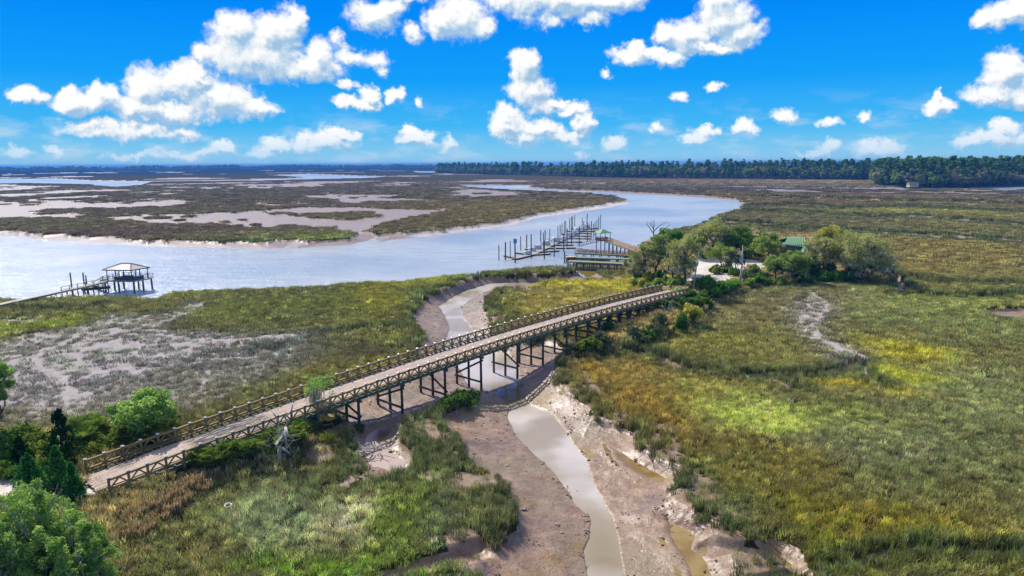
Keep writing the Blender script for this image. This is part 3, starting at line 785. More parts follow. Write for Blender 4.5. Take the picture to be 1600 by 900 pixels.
def grass_layer(name, protos, x, y, z, sc, col, label=None):
    n = len(x)
    me = bpy.data.meshes.new(name); me.vertices.add(n)
    me.vertices.foreach_set('co', np.stack([x, y, z], 1).astype(np.float32).ravel())
    g = np.random.default_rng(n)
    a = me.attributes.new('sc', 'FLOAT_VECTOR', 'POINT'); a.data.foreach_set('vector', sc.astype(np.float32).ravel())
    a = me.attributes.new('rz', 'FLOAT', 'POINT'); a.data.foreach_set('value', g.uniform(0, 6.283, n).astype(np.float32))
    a = me.attributes.new('tone', 'FLOAT_COLOR', 'POINT'); a.data.foreach_set('color', np.concatenate([col, np.ones((n, 1))], 1).astype(np.float32).ravel())
    me.update()
    o = bpy.data.objects.new(name, me); COL.objects.link(o)
    pc = bpy.data.collections.new(name + '_kinds')
    for p in protos: pc.objects.link(p)
    ng = bpy.data.node_groups.new(name, 'GeometryNodeTree')
    ng.interface.new_socket('Geometry', in_out='INPUT', socket_type='NodeSocketGeometry')
    ng.interface.new_socket('Geometry', in_out='OUTPUT', socket_type='NodeSocketGeometry')
    N = ng.nodes; Lk = ng.links
    gi = N.new('NodeGroupInput'); go = N.new('NodeGroupOutput')
    mp = N.new('GeometryNodeMeshToPoints'); Lk.new(gi.outputs[0], mp.inputs['Mesh'])
    ip = N.new('GeometryNodeInstanceOnPoints'); Lk.new(mp.outputs[0], ip.inputs['Points'])
    ci = N.new('GeometryNodeCollectionInfo'); ci.inputs['Collection'].default_value = pc
    ci.inputs['Separate Children'].default_value = True; ci.inputs['Reset Children'].default_value = True
    Lk.new(ci.outputs[0], ip.inputs['Instance']); ip.inputs['Pick Instance'].default_value = True
    na = N.new('GeometryNodeInputNamedAttribute'); na.data_type = 'FLOAT_VECTOR'; na.inputs[0].default_value = 'sc'
    Lk.new(na.outputs[0], ip.inputs['Scale'])
    nr = N.new('GeometryNodeInputNamedAttribute'); nr.data_type = 'FLOAT'; nr.inputs[0].default_value = 'rz'
    cx = N.new('ShaderNodeCombineXYZ'); Lk.new(nr.outputs[0], cx.inputs[2])
    er = N.new('FunctionNodeEulerToRotation'); Lk.new(cx.outputs[0], er.inputs[0]); Lk.new(er.outputs[0], ip.inputs['Rotation'])
    Lk.new(ip.outputs[0], go.inputs[0])
    md = o.modifiers.new(name, 'NODES'); md.node_group = ng
    tag(o, label, None, None, 'stuff')
    return o

def in_deck(x, y, grow=0.0):
    dx, dy = x - BR0[0], y - BR0[1]
    u = (dx * BRD[0] + dy * BRD[1]) / (BRL * BRL); v = dx * BRN[0] + dy * BRN[1]
    return (u > -1) & (u < NPOST) & (v > -grow) & (v < BRW + grow)

def scatter(r0, r1, dens, half=R(50), seed=1):
    g = np.random.default_rng(seed)
    n = int((r1 * r1 - r0 * r0) * half * dens)
    r = np.sqrt(g.uniform(r0 * r0, r1 * r1, n)); a = g.uniform(-half, half, n)
    return r * np.sin(a), r * np.cos(a), g

def grow(name, r0, r1, dens, protos, seed, size=1.0, label=None):
    x, y, g = scatter(r0, r1, dens, seed=seed)
    r = np.hypot(x, y)
    # thin out towards the far edge of the ring, so that the next, wider tufts take over
    h, mud, sand, sparse = land(x, y)
    p = np.where((mud > .5) & (h > -.35), .16, 1 - mud) * (1 - sand)
    under = in_deck(x, y, -.2)
    spn = fbm(x / .9, y / .9, 3, 91)
    p = p * np.where(sparse > .12, np.clip(1.05 - .80 * sparse + (spn - .5) * 1.7, .05, 1), 1)
    p = p * (sparse < .93)
    up = np.zeros_like(x)
    for q, hh, w in UPLAND[:2]: up = np.maximum(up, sstep(-1, 3, sdist(q, x, y, 10)))
    p = p * (1 - .45 * up) * np.where(under, .25, 1)
    p = p * (h > -1.9) * np.where((r > 225) & (mud > .05), 0, 1)
    keep = g.uniform(size=len(x)) < p
    x, y, h, r, sparse, up, mud = x[keep], y[keep], h[keep], r[keep], sparse[keep], up[keep], mud[keep]
    c = tone(x, y)
    e = np.zeros_like(x)
    for q in MUDPOLY: e = np.maximum(e, sstep(-6, -1, sdist(q, x, y, 10)) )
    e = e * sstep(.35, .6, fbm(x / 5, y / 5, 3, 95) + .1)
    for l, w, d in GULLY: e = np.maximum(e, 1.15 * (1 - sstep(w * .9, w * 1.9 + .6, ldist(l, x, y, w * 4))))
    e = np.clip(e, 0, 1.1)
    n = len(x)
    dk = np.array(lin((46, 58, 34)))
    c = c * (1 - .62 * e[:, None]) + dk * .62 * e[:, None]
    br = np.array(lin((128, 112, 74)))
    upk = (up * fbm(x / 3, y / 3, 3, 97))[:, None]
    c = c * (1 - upk) + br * upk
    gr = np.array(lin((92, 90, 92))); s_ = (sparse * .55)[:, None]
    c = c * (1 - s_) + gr * s_
    v = np.exp(g.normal(0, .42, n))[:, None] * (1 + g.normal(0, .06, (n, 3)))
    c = np.clip(c * v * GK, 0, 1)
    patch = fbm(x / 6, y / 6, 3, 99)
    sh = size * (.62 + .75 * patch) * (1 + .55 * e) * (1 - .35 * sparse) * g.uniform(.5, 1.35, n)
    sw = size * g.uniform(.8, 1.25, n)
    return grass_layer(name, protos, x, y, h, np.stack([sw, sw, sh], 1), c, label)

near = [tuft('grass_blades', 30, .36, .60, .042, M_GRASS, s) for s in (1, 2, 3, 4)]
midt = [tuft('grass_blades', 36, .7, .68, .085, M_GRASS, s + 10) for s in (1, 2, 3, 4)]
fart = [tuft('grass_blades', 40, 1.6, .72, .20, M_GRASS, s + 20) for s in (1, 2, 3)]
grow('marsh_grass', 30, 112, 5.6, near, 11, label='olive and grey-green marsh grass blades around the bridge and creek')
grow('marsh_grass', 108, 235, 2.1, midt, 12, label='olive marsh grass between the bridge and the river and right of it')
farr = [tuft('grass_blades', 40, 3.6, .9, .5, M_GRASS, s + 30) for s in (1, 2, 3)]
grow('marsh_grass', 540, 1250, .055, farr, 14, label='brown marsh grass of the farthest flats below the forest')
grow('marsh_grass', 225, 560, .30, fart, 13, label='brown and olive marsh grass far out, beyond the river')

# lumps of mud and shell along the creek
def lumps():
    g = np.random.default_rng(33); P = []
    for q in MUDPOLY:
        lo, hi = q.min(0), q.max(0); hi[1] = min(hi[1], 190); n = int((hi[0] - lo[0]) * (hi[1] - lo[1]) * 1.6)
        x = g.uniform(lo[0], hi[0], n); y = g.uniform(lo[1], hi[1], n)
        d = sdist(q, x, y, 5); dw = np.maximum(sdist(CREEKW[0], x, y, 12), -12)
        k = (d > -1.5) & (dw < .2) & (g.uniform(size=n) < (.10 + .8 * np.exp(-((d) / .9) ** 2) + .75 * np.exp(-((dw + .4) / .5) ** 2)) * (fbm(x / 2.5, y / 2.5, 3, 44) > .47))
        P.append(np.stack([x[k], y[k]], 1))
    P = np.concatenate(P); x, y = P[:, 0], P[:, 1]
    x = x + g.normal(size=len(x)) * .2; h = land(x, y)[0]
    m, t, b = mat('mud_lump'); a = t.node('ShaderNodeAttribute'); a.attribute_name = 'tone'; a.attribute_type = 'INSTANCER'
    t.l.new(a.outputs['Color'], b.inputs['Base Color']); b.inputs['Roughness'].default_value = .6
    pr = []
    for s in range(4):
        g2 = np.random.default_rng(s); V = []; F = []
        for c in range(5):
            o = g2.normal(size=3) * np.array([.35, .35, .04]); r = g2.uniform(.08, .24); b0 = len(V)
            V += [o + r * np.array([math.cos(a_), math.sin(a_), -.3]) * g2.uniform(.7, 1.3) for a_ in np.linspace(0, 5.2, 6)] + [o + r * .6 * np.array([math.cos(a_), math.sin(a_), .75]) * g2.uniform(.6, 1.2) for a_ in np.linspace(.3, 5.4, 6)]
            F += [(b0 + k, b0 + (k + 1) % 6, b0 + 6 + (k + 1) % 6, b0 + 6 + k) for k in range(6)] + [tuple(b0 + 6 + k for k in range(6))]
        me = bpy.data.meshes.new('mud_lump'); me.from_pydata([tuple(v) for v in V], [], F); me.materials.append(m); pr.append(bpy.data.objects.new('mud_lump', me))
    n = len(x); t_ = g.uniform(size=(n, 1)) ** 1.5
    c = np.array(lin((84, 70, 56))) * (1 - t_) + np.array(lin((176, 158, 140))) * t_
    sc = g.uniform(.3, .8, n)
    grass_layer('mud_lumps', pr, x, y, h, np.stack([sc, sc, sc], 1), c, 'dark and pale lumps of mud and oyster shell strewn along the creek banks')
lumps()
# ------------------------------------------------------------------ timber bridge
def wood(name, c, c2, dirv=None, rough=.8, dark_patch=False, k=1.0):
    m, t, b = mat(name)
    g = t.node('ShaderNodeNewGeometry'); P = g.outputs['Position']
    d = Vector(dirv or (1, 0, 0)).normalized(); e = Vector((0, 0, 1)).cross(d)
    if e.length < .1: e = Vector((1, 0, 0))
    e.normalize()
    cx = t.node('ShaderNodeCombineXYZ')
    t.l.new(t.math('MULTIPLY', t.vmath('DOT_PRODUCT', P, tuple(d)), .35), cx.inputs[0])
    t.l.new(t.math('MULTIPLY', t.vmath('DOT_PRODUCT', P, tuple(e)), 4.0), cx.inputs[1])
    s = t.node('ShaderNodeSeparateXYZ'); t.l.new(P, s.inputs[0]); t.l.new(t.math('MULTIPLY', s.outputs[2], 1.5), cx.inputs[2])
    n = t.noise(cx.outputs[0], 1.2, 5, .65); n2 = t.noise(P, .9, 4, .6); n3 = t.noise(cx.outputs[0], 5, 3, .6)
    col = t.mix(t.maprange(n, .36, .64), L4(c, k), L4(c2, k))
    col = t.mix(t.maprange(n2, .5, .75, 0, .4), col, tuple(v * .5 for v in L4(c2, k)[:3]) + (1,))
    col = t.mix(t.maprange(n3, .55, .8, 0, .5), col, tuple(v * .45 for v in L4(c, k)[:3]) + (1,))
    if dark_patch:
        a = t.node('ShaderNodeAttribute'); a.attribute_name = 'dark_patch'
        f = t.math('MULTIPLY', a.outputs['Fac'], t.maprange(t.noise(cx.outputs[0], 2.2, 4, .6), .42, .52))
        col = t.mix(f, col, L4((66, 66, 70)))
    t.l.new(col, b.inputs['Base Color']); b.inputs['Roughness'].default_value = rough
    bn = t.node('ShaderNodeBump'); bn.inputs['Strength'].default_value = .4; bn.inputs['Distance'].default_value = .03
    t.l.new(n, bn.inputs['Height']); t.l.new(bn.outputs[0], b.inputs['Normal'])
    return m
BDIR = (BRD[0], BRD[1], .05)
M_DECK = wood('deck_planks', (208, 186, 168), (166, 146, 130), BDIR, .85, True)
M_RAIL = wood('rail_timber', (164, 138, 84), (118, 102, 60), BDIR)
M_JOIST = wood('joist_timber', (138, 138, 130), (96, 96, 92), (BRN[0], BRN[1], 0))
M_BEAM = wood('beam_timber', (96, 116, 92), (64, 82, 62), BDIR)
M_PILE = wood('pile_timber', (92, 98, 78), (58, 58, 44), (0, 0, 1))
M_CAP = simple('white_cap', (226, 230, 232), .4, var=.08)

bridge = empty('timber_bridge', (0, 0, 0), 0, 'long wooden road bridge on timber piles crossing the muddy tidal creek', 'bridge')
def cam_d(p): return math.sqrt(p[0] ** 2 + p[1] ** 2)
# deck
V = []; F = []; ST = []
g = np.random.default_rng(3)
npl = 15; pw_ = 4.15 / npl
for k in range(npl):
    o0 = 1.05 + k * pw_; i = -g.uniform(1.3, 1.6)
    while i < NPOST - .8:
        j = min(i + g.choice([2, 3, 4]), NPOST - .6)
        dz = g.uniform(-.008, .012)
        ns = max(1, int(round((j - i) * 2)))
        base = len(V)
        for q in range(ns + 1):
            ii = i + (j - i - .02) * q / ns
            for off, z in ((o0 + .012, -.09), (o0 + pw_ - .012, -.09), (o0 + pw_ - .012, dz), (o0 + .012, dz)):
                V.append(BP(ii, off, z)); ST.append(1.0 if 4.2 < ii < 9.4 and 1.2 < off - (ii - 6.8) * .12 < 4.9 else (.8 if .1 < ii < 1.2 and off < 2.4 else 0.0))  # darker grey patches on the planks near the start
        for q in range(ns):
            a = base + q * 4; b_ = a + 4
            F += [(a + 3, a + 2, b_ + 2, b_ + 3), (a, a + 3, b_ + 3, b_), (a + 2, a + 1, b_ + 1, b_ + 2), (a + 1, a, b_, b_ + 1)]
        i = j
mesh_np('deck', V, F, M_DECK, bridge, {'dark_patch': ('POINT', 'FLOAT', ST)})
mb = MB()
for q in range(-2, int((NPOST - 1) * 2.0) + 1):
    i = q / 2.0
    mb.bar(BP(i, .1, -.20), BP(i, BRW - .1, -.20), .16, .2)
mb.build('cross_joists', M_JOIST, bridge)
mb = MB()
for off in (1.6, 3.1, 4.6):
    for q in range(0, NPOST - 1, 2): mb.bar(BP(q, off, -.48), BP(min(q + 2, NPOST - 1), off, -.48), .2, .34)
mb.build('stringers', M_BEAM, bridge)
for off in (.32, BRW - .32):
    mb = MB()
    for q in range(0, NPOST - 1, 2): mb.bar(BP(q + .01, off, -.48), BP(min(q + 1.99, NPOST - 1), off, -.48), .16, .36)
    mb.build('side_beam', M_BEAM, bridge)
for off, sgn in ((0.0, -1), (BRW, 1)):
    mb = MB(); o_ = off + sgn * .02
    for q in range(-1, NPOST - 1):
        mb.bar(BP(q + .06, o_, .98), BP(q + .94, o_, .98), .19, .19)
        mb.bar(BP(q + .06, o_, .16), BP(q + .94, o_, .16), .17, .18)
        mb.bar(BP(q + .08, o_, .24), BP(q + .5, o_, .90), .10, .14)
        mb.bar(BP(q + .92, o_, .24), BP(q + .54, o_, .90), .09, .14)
        mb.bar(BP(q + .06, off - sgn * .45, .10), BP(q + .94, off - sgn * .45, .10), .12, .14) if sgn < 0 else None
    mb.build('railing', M_RAIL, bridge)
pm = MB().box((0, 0, .28), (.19, .19, 1.72)).build('post', M_RAIL)
cm = MB().add([(-.15, -.15, 1.14), (.15, -.15, 1.14), (.15, .15, 1.14), (-.15, .15, 1.14), (-.15, -.15, 1.21), (.15, -.15, 1.21), (.15, .15, 1.21), (-.15, .15, 1.21), (0, 0, 1.30)],
    [(3, 2, 1, 0), (0, 1, 5, 4), (1, 2, 6, 5), (2, 3, 7, 6), (3, 0, 4, 7), (4, 5, 8), (5, 6, 8), (6, 7, 8), (7, 4, 8)]).build('post_cap', M_CAP)
rz = math.atan2(BRD[1], BRD[0])
posts = [(BP(i, off, 0)) for i in range(-1, NPOST) for off in (0.0, BRW)]
posts.sort(key=cam_d)
first = True
rest = MB(); restc = MB()
for k, p in enumerate(posts):
    if k < 99:
        a = pm if first else link_copy(pm); c = cm if first else link_copy(cm)
        first = False
        a.parent = bridge; a.location = p; a.rotation_euler = (0, 0, rz); c.parent = a; c.location = (0, 0, 0)
    else:
        rest.box((p[0], p[1], p[2] + .28), (.19, .19, 1.72), rz); restc.box((p[0], p[1], p[2] + 1.19), (.3, .3, .12), rz)
a = rest.build('far_posts', M_RAIL, bridge); a['kind'] = 'stuff'; c = restc.build('far_post_caps', M_CAP, bridge); c['kind'] = 'stuff'
# bents
bents = [1, 3, 5, 7, 9, 12, 15.5, 19.5, 24, 28.2, 33, 36.7, 40.4, 44, 46.2, 48.2, 50.2, 52.2, 54.2, 56.2, 58.2, 60.2, 62.2]
offs = (.55, 3.0, 5.45)
bx = np.array([[BP(q, o_)[0], BP(q, o_)[1]] for q in bents for o_ in offs])
hb = land(bx[:, 0], bx[:, 1])[0].reshape(-1, 3)
g = np.random.default_rng(5)
for bi, q in enumerate(bents):
    mb = MB(); mb.bar(BP(q, .05, -.80), BP(q, BRW - .05, -.80), .30, .30)
    capo = mb.build('bent_cap', M_BEAM, bridge)
    zt = BP(q, 0, -.95)[2]
    for k, o_ in enumerate(offs):
        if k == 1 and bi % 3: pass
        x, y, _ = BP(q, o_); zb = hb[bi, k] - 1.0
        if zb > zt - .6: zb = zt - 1.0
        lx, ly = g.uniform(-.06, .06, 2)
        MB().tube([(x + lx, y + ly, zb), (x, y, zt)], [.19, .17], 9).build('pile', M_PILE, capo, smooth=True)
    ht = zt - hb[bi].min()
    if ht > 1.9:
        mb = MB(); dd = BRD / BRL * .22
        def sh(p, s): return (p[0] + dd[0] * s, p[1] + dd[1] * s, p[2])
        bot = max(hb[bi].min() + .9, zt - 3.4)
        A = BP(q, .35); B = BP(q, BRW - .35)
        if bi % 2: A, B = B, A
        mb.bar(sh((A[0], A[1], zt - .3), 1), sh((B[0], B[1], bot + .2), 1), .10, .26)
        mb.bar(sh((A[0], A[1], bot), -1), sh((B[0], B[1], bot), -1), .12, .26)
        mb.build('cross_brace', M_PILE, capo)

# ------------------------------------------------------------------ docks and piers
M_FLOAT = wood('float_deck', (168, 164, 152), (136, 132, 122), (1, 0, 0))
M_DARK = simple('float_side', (54, 56, 54), .7, scale=1.5)
M_PIER = wood('pier_deck_green', (140, 150, 112), (112, 122, 92), (1, 0, 0))
M_PIERW = wood('pier_timber', (112, 104, 88), (82, 78, 66), (0, 0, 1))
M_ORANGE = wood('orange_rail', (212, 160, 106), (176, 122, 74), (1, 0, 0))
M_PILG = wood('piling_timber', (88, 84, 74), (58, 58, 52), (0, 0, 1))
M_WHITE = simple('white_box', (236, 232, 228), .5, var=.06)
M_ROOFG = simple('green_roof', (110, 168, 112), .4, var=.15, scale=1.0)
M_BLUE = simple('sign_blue', (40, 140, 200), .5, var=.1)

# pilings of the marina: foot in the photo, height above water
PIL = [(779.6,407,5.2,.16),(789.7,406,6.0,.24),(797.4,403.5,6.0,.15),(805,411,6.4,.24),(813.6,391,5.2,.17),(823,387,5.0,.22),(830,404,8.4,.2),(845,382,5.6,.2),
 (849.5,396,7.6,.17),(851.8,380,5.4,.22),(850.6,405,6.4,.2),(859,378,5.4,.16),(866,401,6.2,.2),(872,375,6.0,.17),(875,373,6.0,.2),(878,371,6.2,.17),(880.7,393,6.6,.2),
 (881.6,368,6.4,.2),(884,366.5,6.4,.2),(886,386,7.2,.2),(889.8,362,6.4,.18),(892.6,360,6.6,.2),(894.5,359,6.6,.2),(893,383,6.2,.2),(898,354,6.0,.18),(905,383,7.6,.2),
 (909.6,357,5.2,.2),(912,363,5.2,.2),(917,354,6.6,.24),(917.8,377,7.8,.2),(923.6,374,7.8,.2),(927,372,6.2,.17),(929.6,369,6.4,.18),(932.7,363,6.0,.18),(935.4,360,6.6,.18),(938,358,7.0,.18)]
pil0 = None
g = np.random.default_rng(8)
floats_ref = []
for n, (px, py, hh, rr) in enumerate(PIL):
    x, y = U(px, py, -2)
    mb = MB().tube([(0, 0, -2.5), (0, 0, hh * .5), (0, 0, hh)], [rr, rr * .96, rr * .9], 8)
    o = mb.build('mooring_piling', M_PILG, None, smooth=False)
    o.location = (x, y, -2); o.rotation_euler = (g.uniform(-.012, .012), g.uniform(-.012, .012), g.uniform(0, 3))
    where = 'left of the slips' if px < 829 else ('along the near side of the slips' if py > 375 and px > 846 and n not in (9, 11) else 'along the far side of the slips')
    if px > 907: where = 'at the right end of the slips'
    lab = 'weathered grey mooring piling standing in the river ' + where
    if n == 0: lab = 'outermost grey mooring piling at the left end, apart from the floats'
    if n == 3: lab = 'mooring piling carrying the blue sign at the left end of the dock'
    if n == 6: lab = 'tallest mooring piling beside the corner of the nearest float'
    tag(o, lab, 'piling', 'mooring pilings round the boat slips')
x, y = U(805, 411, -2)
s_ = MB(); s_.box((0, 0, 0), (1.1, .08, 1.5))
o = empty('blue_sign', (x, y - .32, 5.2), .25, 'blue sign board fixed to a piling at the left end of the dock', 'sign')
s_.build('board', M_BLUE, o)
MB().box((0, .05, 0), (.12, .06, 1.8)).build('bracket', M_PILG, o)

# floating dock: a spine with fingers
dock = empty('floating_dock', (0, 0, 0), 0, 'long grey floating dock with finger slips on both sides out on the river', 'floating dock')
Z0 = -1.45
sp0 = np.array(U(803, 403.5, Z0)); sp1 = np.array(U(831, 397, Z0)); sp2 = np.array(U(919, 354, Z0))
def slab(mb, a, b, w, z=Z0, th=.28):
    mb.bar((a[0], a[1], z - th / 2), (b[0], b[1], z - th / 2), w, th)
def walk(name, a, b, w, z=Z0):
    mb = MB(); slab(mb, a, b, w, z, .16); o = mb.build(name, M_FLOAT, dock)
    mb = MB(); L = math.hypot(b[0] - a[0], b[1] - a[1]); n = max(2, int(L / 3.2))
    d = (np.array(b) - np.array(a)) / n
    for k in range(n):
        p = np.array(a) + d * (k + .06); q = np.array(a) + d * (k + .94)
        slab(mb, p, q, w * .86, z - .17, .62)
    mb.build('float', M_DARK, o)
    return o
walk('spine', sp0, sp1, 2.3); walk('spine', sp1, sp2, 2.3)
FING = [((831,397),(860.5,395.5)),((840,392.5),(874,390.8)),((851,387),(900,386.2)),((862,381.8),(896.5,381.6)),((872,377),(910.5,377)),((884,371.5),(924,372)),((892,367.5),(923.5,368)),
        ((900,363.3),(924,364)),((906,360.3),(931,360.5)),((912,357.3),(934,355.8)),
        ((803,401.5),(788.7,398.6)),((826,396.5),(806,393.7)),((838,390.3),(821,388)),((848,386),(835.5,384)),((860,379.5),(850,378.2)),((872,374),(862,375)),
        ((880,369.3),(871.5,368.4)),((888,366),(878.5,364.3)),((896,361),(886,360.4)),((903,357.5),(894,355.8))]
for (a, b_) in FING:
    walk('finger', U(a[0], a[1], Z0), U(b_[0], b_[1], Z0), 1.25, Z0 - .004)
BOX = [(823.5,396,1.0),(831,391,1.1),(840,387.5,1.2),(853,381.5,1.3),(869,376,1.4),(880.5,373.5,1.2),(890.5,367.5,1.3),(897,363.5,1.2),(902.5,360,1.4),(911,357.5,1.1),(917,354,1.2)]
bp = None
for n, (px, py, s) in enumerate(BOX):
    x, y = U(px, py + 1.5, Z0)
    if bp is None:
        bp = empty('dock_box', (x, y, Z0), .6)
        MB().box((0, 0, .38), (1.7, .8, .74)).box((.95, .1, .75), (.28, .28, 1.5)).build('body', M_WHITE, bp)
        MB().add([(-.92, -.47, .76), (.92, -.47, .76), (.92, .47, .76), (-.92, .47, .76), (-.8, -.3, .96), (.8, -.3, .96), (.8, .3, .96), (-.8, .3, .96)],
                 [(3, 2, 1, 0), (4, 5, 6, 7), (0, 1, 5, 4), (1, 2, 6, 5), (2, 3, 7, 6), (3, 0, 4, 7)]).build('lid', M_WHITE, bp)
        o = bp
    else:
        o = copy_tree(bp); o.location = (x, y, Z0)
    s *= 1.35; o.scale = (s, s, s); o.rotation_euler = (0, 0, .6 + .2 * math.sin(n * 3))
    lab = 'white dock box on the spine of the floating dock, between finger slips'
    if n == 0: lab = 'white dock box nearest the blue sign, at the corner of the floating dock'
    if n == 10: lab = 'white dock box at the far right end of the floating dock'
    tag(o, lab, 'dock box', 'white boxes along the floating dock')

def railing(mb, a, b, z, h=1.05, step=1.6, pick=0.16, w=.07):
    """posts, two rails and pickets from a to b"""
    a = np.array(a[:2]); b = np.array(b[:2]); za, zb = (z if hasattr(z, '__len__') else (z, z))
    L = np.hypot(*(b - a)); n = max(1, int(round(L / step)))
    for k in range(n + 1):
        p = a + (b - a) * k / n; zz = za + (zb - za) * k / n
        mb.box((p[0], p[1], zz + h / 2), (.11, .11, h + .05))
    for hh in (h, .18):
        mb.bar((a[0], a[1], za + hh), (b[0], b[1], zb + hh), w * 1.6, w)
    if pick:
        n = int(L / pick)
        for k in range(n):
            p = a + (b - a) * (k + .5) / n; zz = za + (zb - za) * (k + .5) / n
            mb.box((p[0], p[1], zz + h * .55), (.045 + pick * .12, .045 + pick * .12, h * .82))

def pier(root, a, b, w, z, step, mdeck, down=-3.0, name='walkway', rails=None, pick=.3, rm=None):
    a = np.array(a); b = np.array(b); za, zb = (z if hasattr(z, '__len__') else (z, z))
    d = (b - a); L = np.hypot(*d); d = d / L; nrm = np.array([-d[1], d[0]])
    mb = MB(); n = int(L / .3)
    mb.bar((a[0], a[1], za - .06), (b[0], b[1], zb - .06), w, .12)
    for s in (-1, 1):
        mb.bar((a[0] + nrm[0] * s * w * .42, a[1] + nrm[1] * s * w * .42, za - .28), (b[0] + nrm[0] * s * w * .42, b[1] + nrm[1] * s * w * .42, zb - .28), .12, .3)
    o = mb.build(name, mdeck, root)
    n = max(1, int(round(L / step)))
    for k in range(n + 1):
        p = a + d * L * k / n; zz = za + (zb - za) * k / n
        for s in (-1, 1):
            q = p + nrm * s * w * .40
            MB().tube([(q[0], q[1], down), (q[0], q[1], zz - .14)], [.15, .13], 7).build('pile', M_PIERW, root)
    if rails:
        for s in rails:
            mb = MB()
            railing(mb, a + nrm * s * w * .49, b + nrm * s * w * .49, (za, zb), 1.05, 1.8, pick)
            mb.build('railing', rm or M_ORANGE, root)
    return o

# green-decked pier beside the inlet
pr = empty('lower_pier', (0, 0, 0), 0, 'low grey-green timber pier on many piles beside the ochre inlet', 'pier')
a = U(889, 407.2, .5); b_ = U(983, 411.5, .5)
pier(pr, a, b_, 3.2, .5, 2.1, M_PIER, -2.8)
a = U(901, 401.5, 1.0); b_ = U(990, 404.5, 1.0)
pier(pr, a, b_, 2.6, 1.0, 2.6, M_PIER, -2.8, 'upper_walkway')
mb = MB()
for k in range(26):
    x, y = U(901 + k * 1.9, 404.4 + k * .05, .9); mb.box((x, y, .1), (.34, .08, 1.7))
mb.build('shade_boards', M_PIERW, pr)  # boards added to darken the gap, standing in for shade under the deck
# orange-railed walkway
ow = empty('railed_walkway', (0, 0, 0), 0, 'level wooden walkway with orange-brown picket railings behind the low pier', 'walkway')
a = U(900, 394.5, 1.2); b_ = U(992, 399, 1.2)
pier(ow, a, b_, 2.4, 1.2, 3.0, M_PIER, -2.8, 'walkway', (1, -1), .22)
# gazebo and its ramp
M_BWL = wood('tan_boards', (206, 186, 150), (170, 150, 116), (1, 0, 0))
M_TANR = wood('tan_rail', (226, 190, 140), (186, 146, 100), (1, 0, 0))
M_GZ = wood('gazebo_timber', (150, 104, 74), (110, 78, 56), (0, 0, 1))
gx, gy = U(942, 375.2, 2.6)
rw = empty('sloping_walkway', (0, 0, 0), 0, 'tan wooden walkway with picket railings sloping from the gazebo to the island', 'walkway')
b_ = U(1000, 393.5, 1.6)
pier(rw, (gx + 1.4, gy - 1.6), b_, 2.2, (2.5, 1.6), 3.2, M_BWL, -2.8, 'walkway', (1, -1), .42, M_TANR)
gz = empty('gazebo', (gx, gy, 2.6), R(20), 'small open gazebo with green pyramid roof above the river', 'gazebo')
MB().box((0, 0, -.08), (4.2, 4.2, .16)).build('floor', M_GZ, gz)
mb = MB(); e = 2.4
mb.add([(-e, -e, 2.75), (e, -e, 2.75), (e, e, 2.75), (-e, e, 2.75), (0, 0, 4.0), (-e, -e, 2.62), (e, -e, 2.62), (e, e, 2.62), (-e, e, 2.62)],
       [(0, 1, 4), (1, 2, 4), (2, 3, 4), (3, 0, 4), (5, 6, 1, 0), (6, 7, 2, 1), (7, 8, 3, 2), (8, 5, 0, 3), (8, 7, 6, 5)])
ro = mb.build('roof', M_ROOFG, gz)
MB().tube([(0, 0, 3.95), (0, 0, 4.35)], [.12, .03], 6).build('finial', M_ROOFG, ro)
for sx in (-1, 1):
    for sy in (-1, 1):
        MB().box((sx * 1.9, sy * 1.9, 1.35), (.16, .16, 2.6)).build('column', M_GZ, gz)
        MB().tube([(sx * 1.7, sy * 1.7, -5.2), (sx * 1.7, sy * 1.7, -.16)], [.17, .16], 7).build('pile', M_PIERW, gz)
mb = MB()
for a, b_ in (((-2, -2), (2, -2)), ((-2, -2), (-2, 2)), ((-2, 2), (2, 2)), ((2, 2), (2, .2))): railing(mb, a, b_, 0, 1.0, 2.0, .2)
mb.build('railing', M_GZ, gz)
# gangway down to the floats
gw = empty('gangway', (0, 0, 0), 0, 'slim dark metal gangway between the gazebo and the floating dock', 'gangway')
a = (gx - 2.0, gy - 2.0); b_ = U(903, 385.5, Z0)
M_MET = simple('metal', (110, 120, 132), .45, .5)
mb = MB(); mb.bar((a[0], a[1], 2.4), (b_[0], b_[1], Z0 + .1), 1.2, .08); mb.build('deck', M_MET, gw)
for s in (-.6, .6):
    mb = MB(); mb.bar((a[0], a[1] + s, 3.4), (b_[0], b_[1] + s, Z0 + 1.1), .08, .08)
    for k in range(12):
        t_ = k / 11; x = a[0] + (b_[0] - a[0]) * t_; y = a[1] + (b_[1] - a[1]) * t_ + s; z = 2.4 + (Z0 + .1 - 2.4) * t_
        mb.bar((x, y, z), (x, y, z + 1.0), .06, .06)
    mb.build('handrail', M_MET, gw)
# boat lift platform and the green post
x, y = U(892, 403, .8)
bl = empty('boat_lift', (x, y, -2), .1, 'tan covered boat lift platform on short legs at the left end of the low pier', 'boat lift')
MB().box((0, 0, 3.1), (3.0, 1.9, .3)).build('top', simple('tan_cover', (216, 186, 150), .7), bl)
MB().add([(-1.4, -.8, 2.2), (1.1, -.8, 2.2), (1.1, .8, 2.2), (-1.4, .8, 2.2), (-1.6, -1, 2.95), (1.5, -1, 2.95), (1.5, 1, 2.95), (-1.6, 1, 2.95)],
    [(3, 2, 1, 0), (4, 5, 6, 7), (0, 1, 5, 4), (1, 2, 6, 5), (2, 3, 7, 6), (3, 0, 4, 7)]).build('hull', simple('brown_hull', (92, 66, 52), .5), bl)
for sx in (-1, 1):
    for sy in (-.6, .6): MB().tube([(sx * .9, sy, -.6), (sx * .9, sy, 2.2)], [.1, .1], 6).build('leg', M_PIERW, bl)
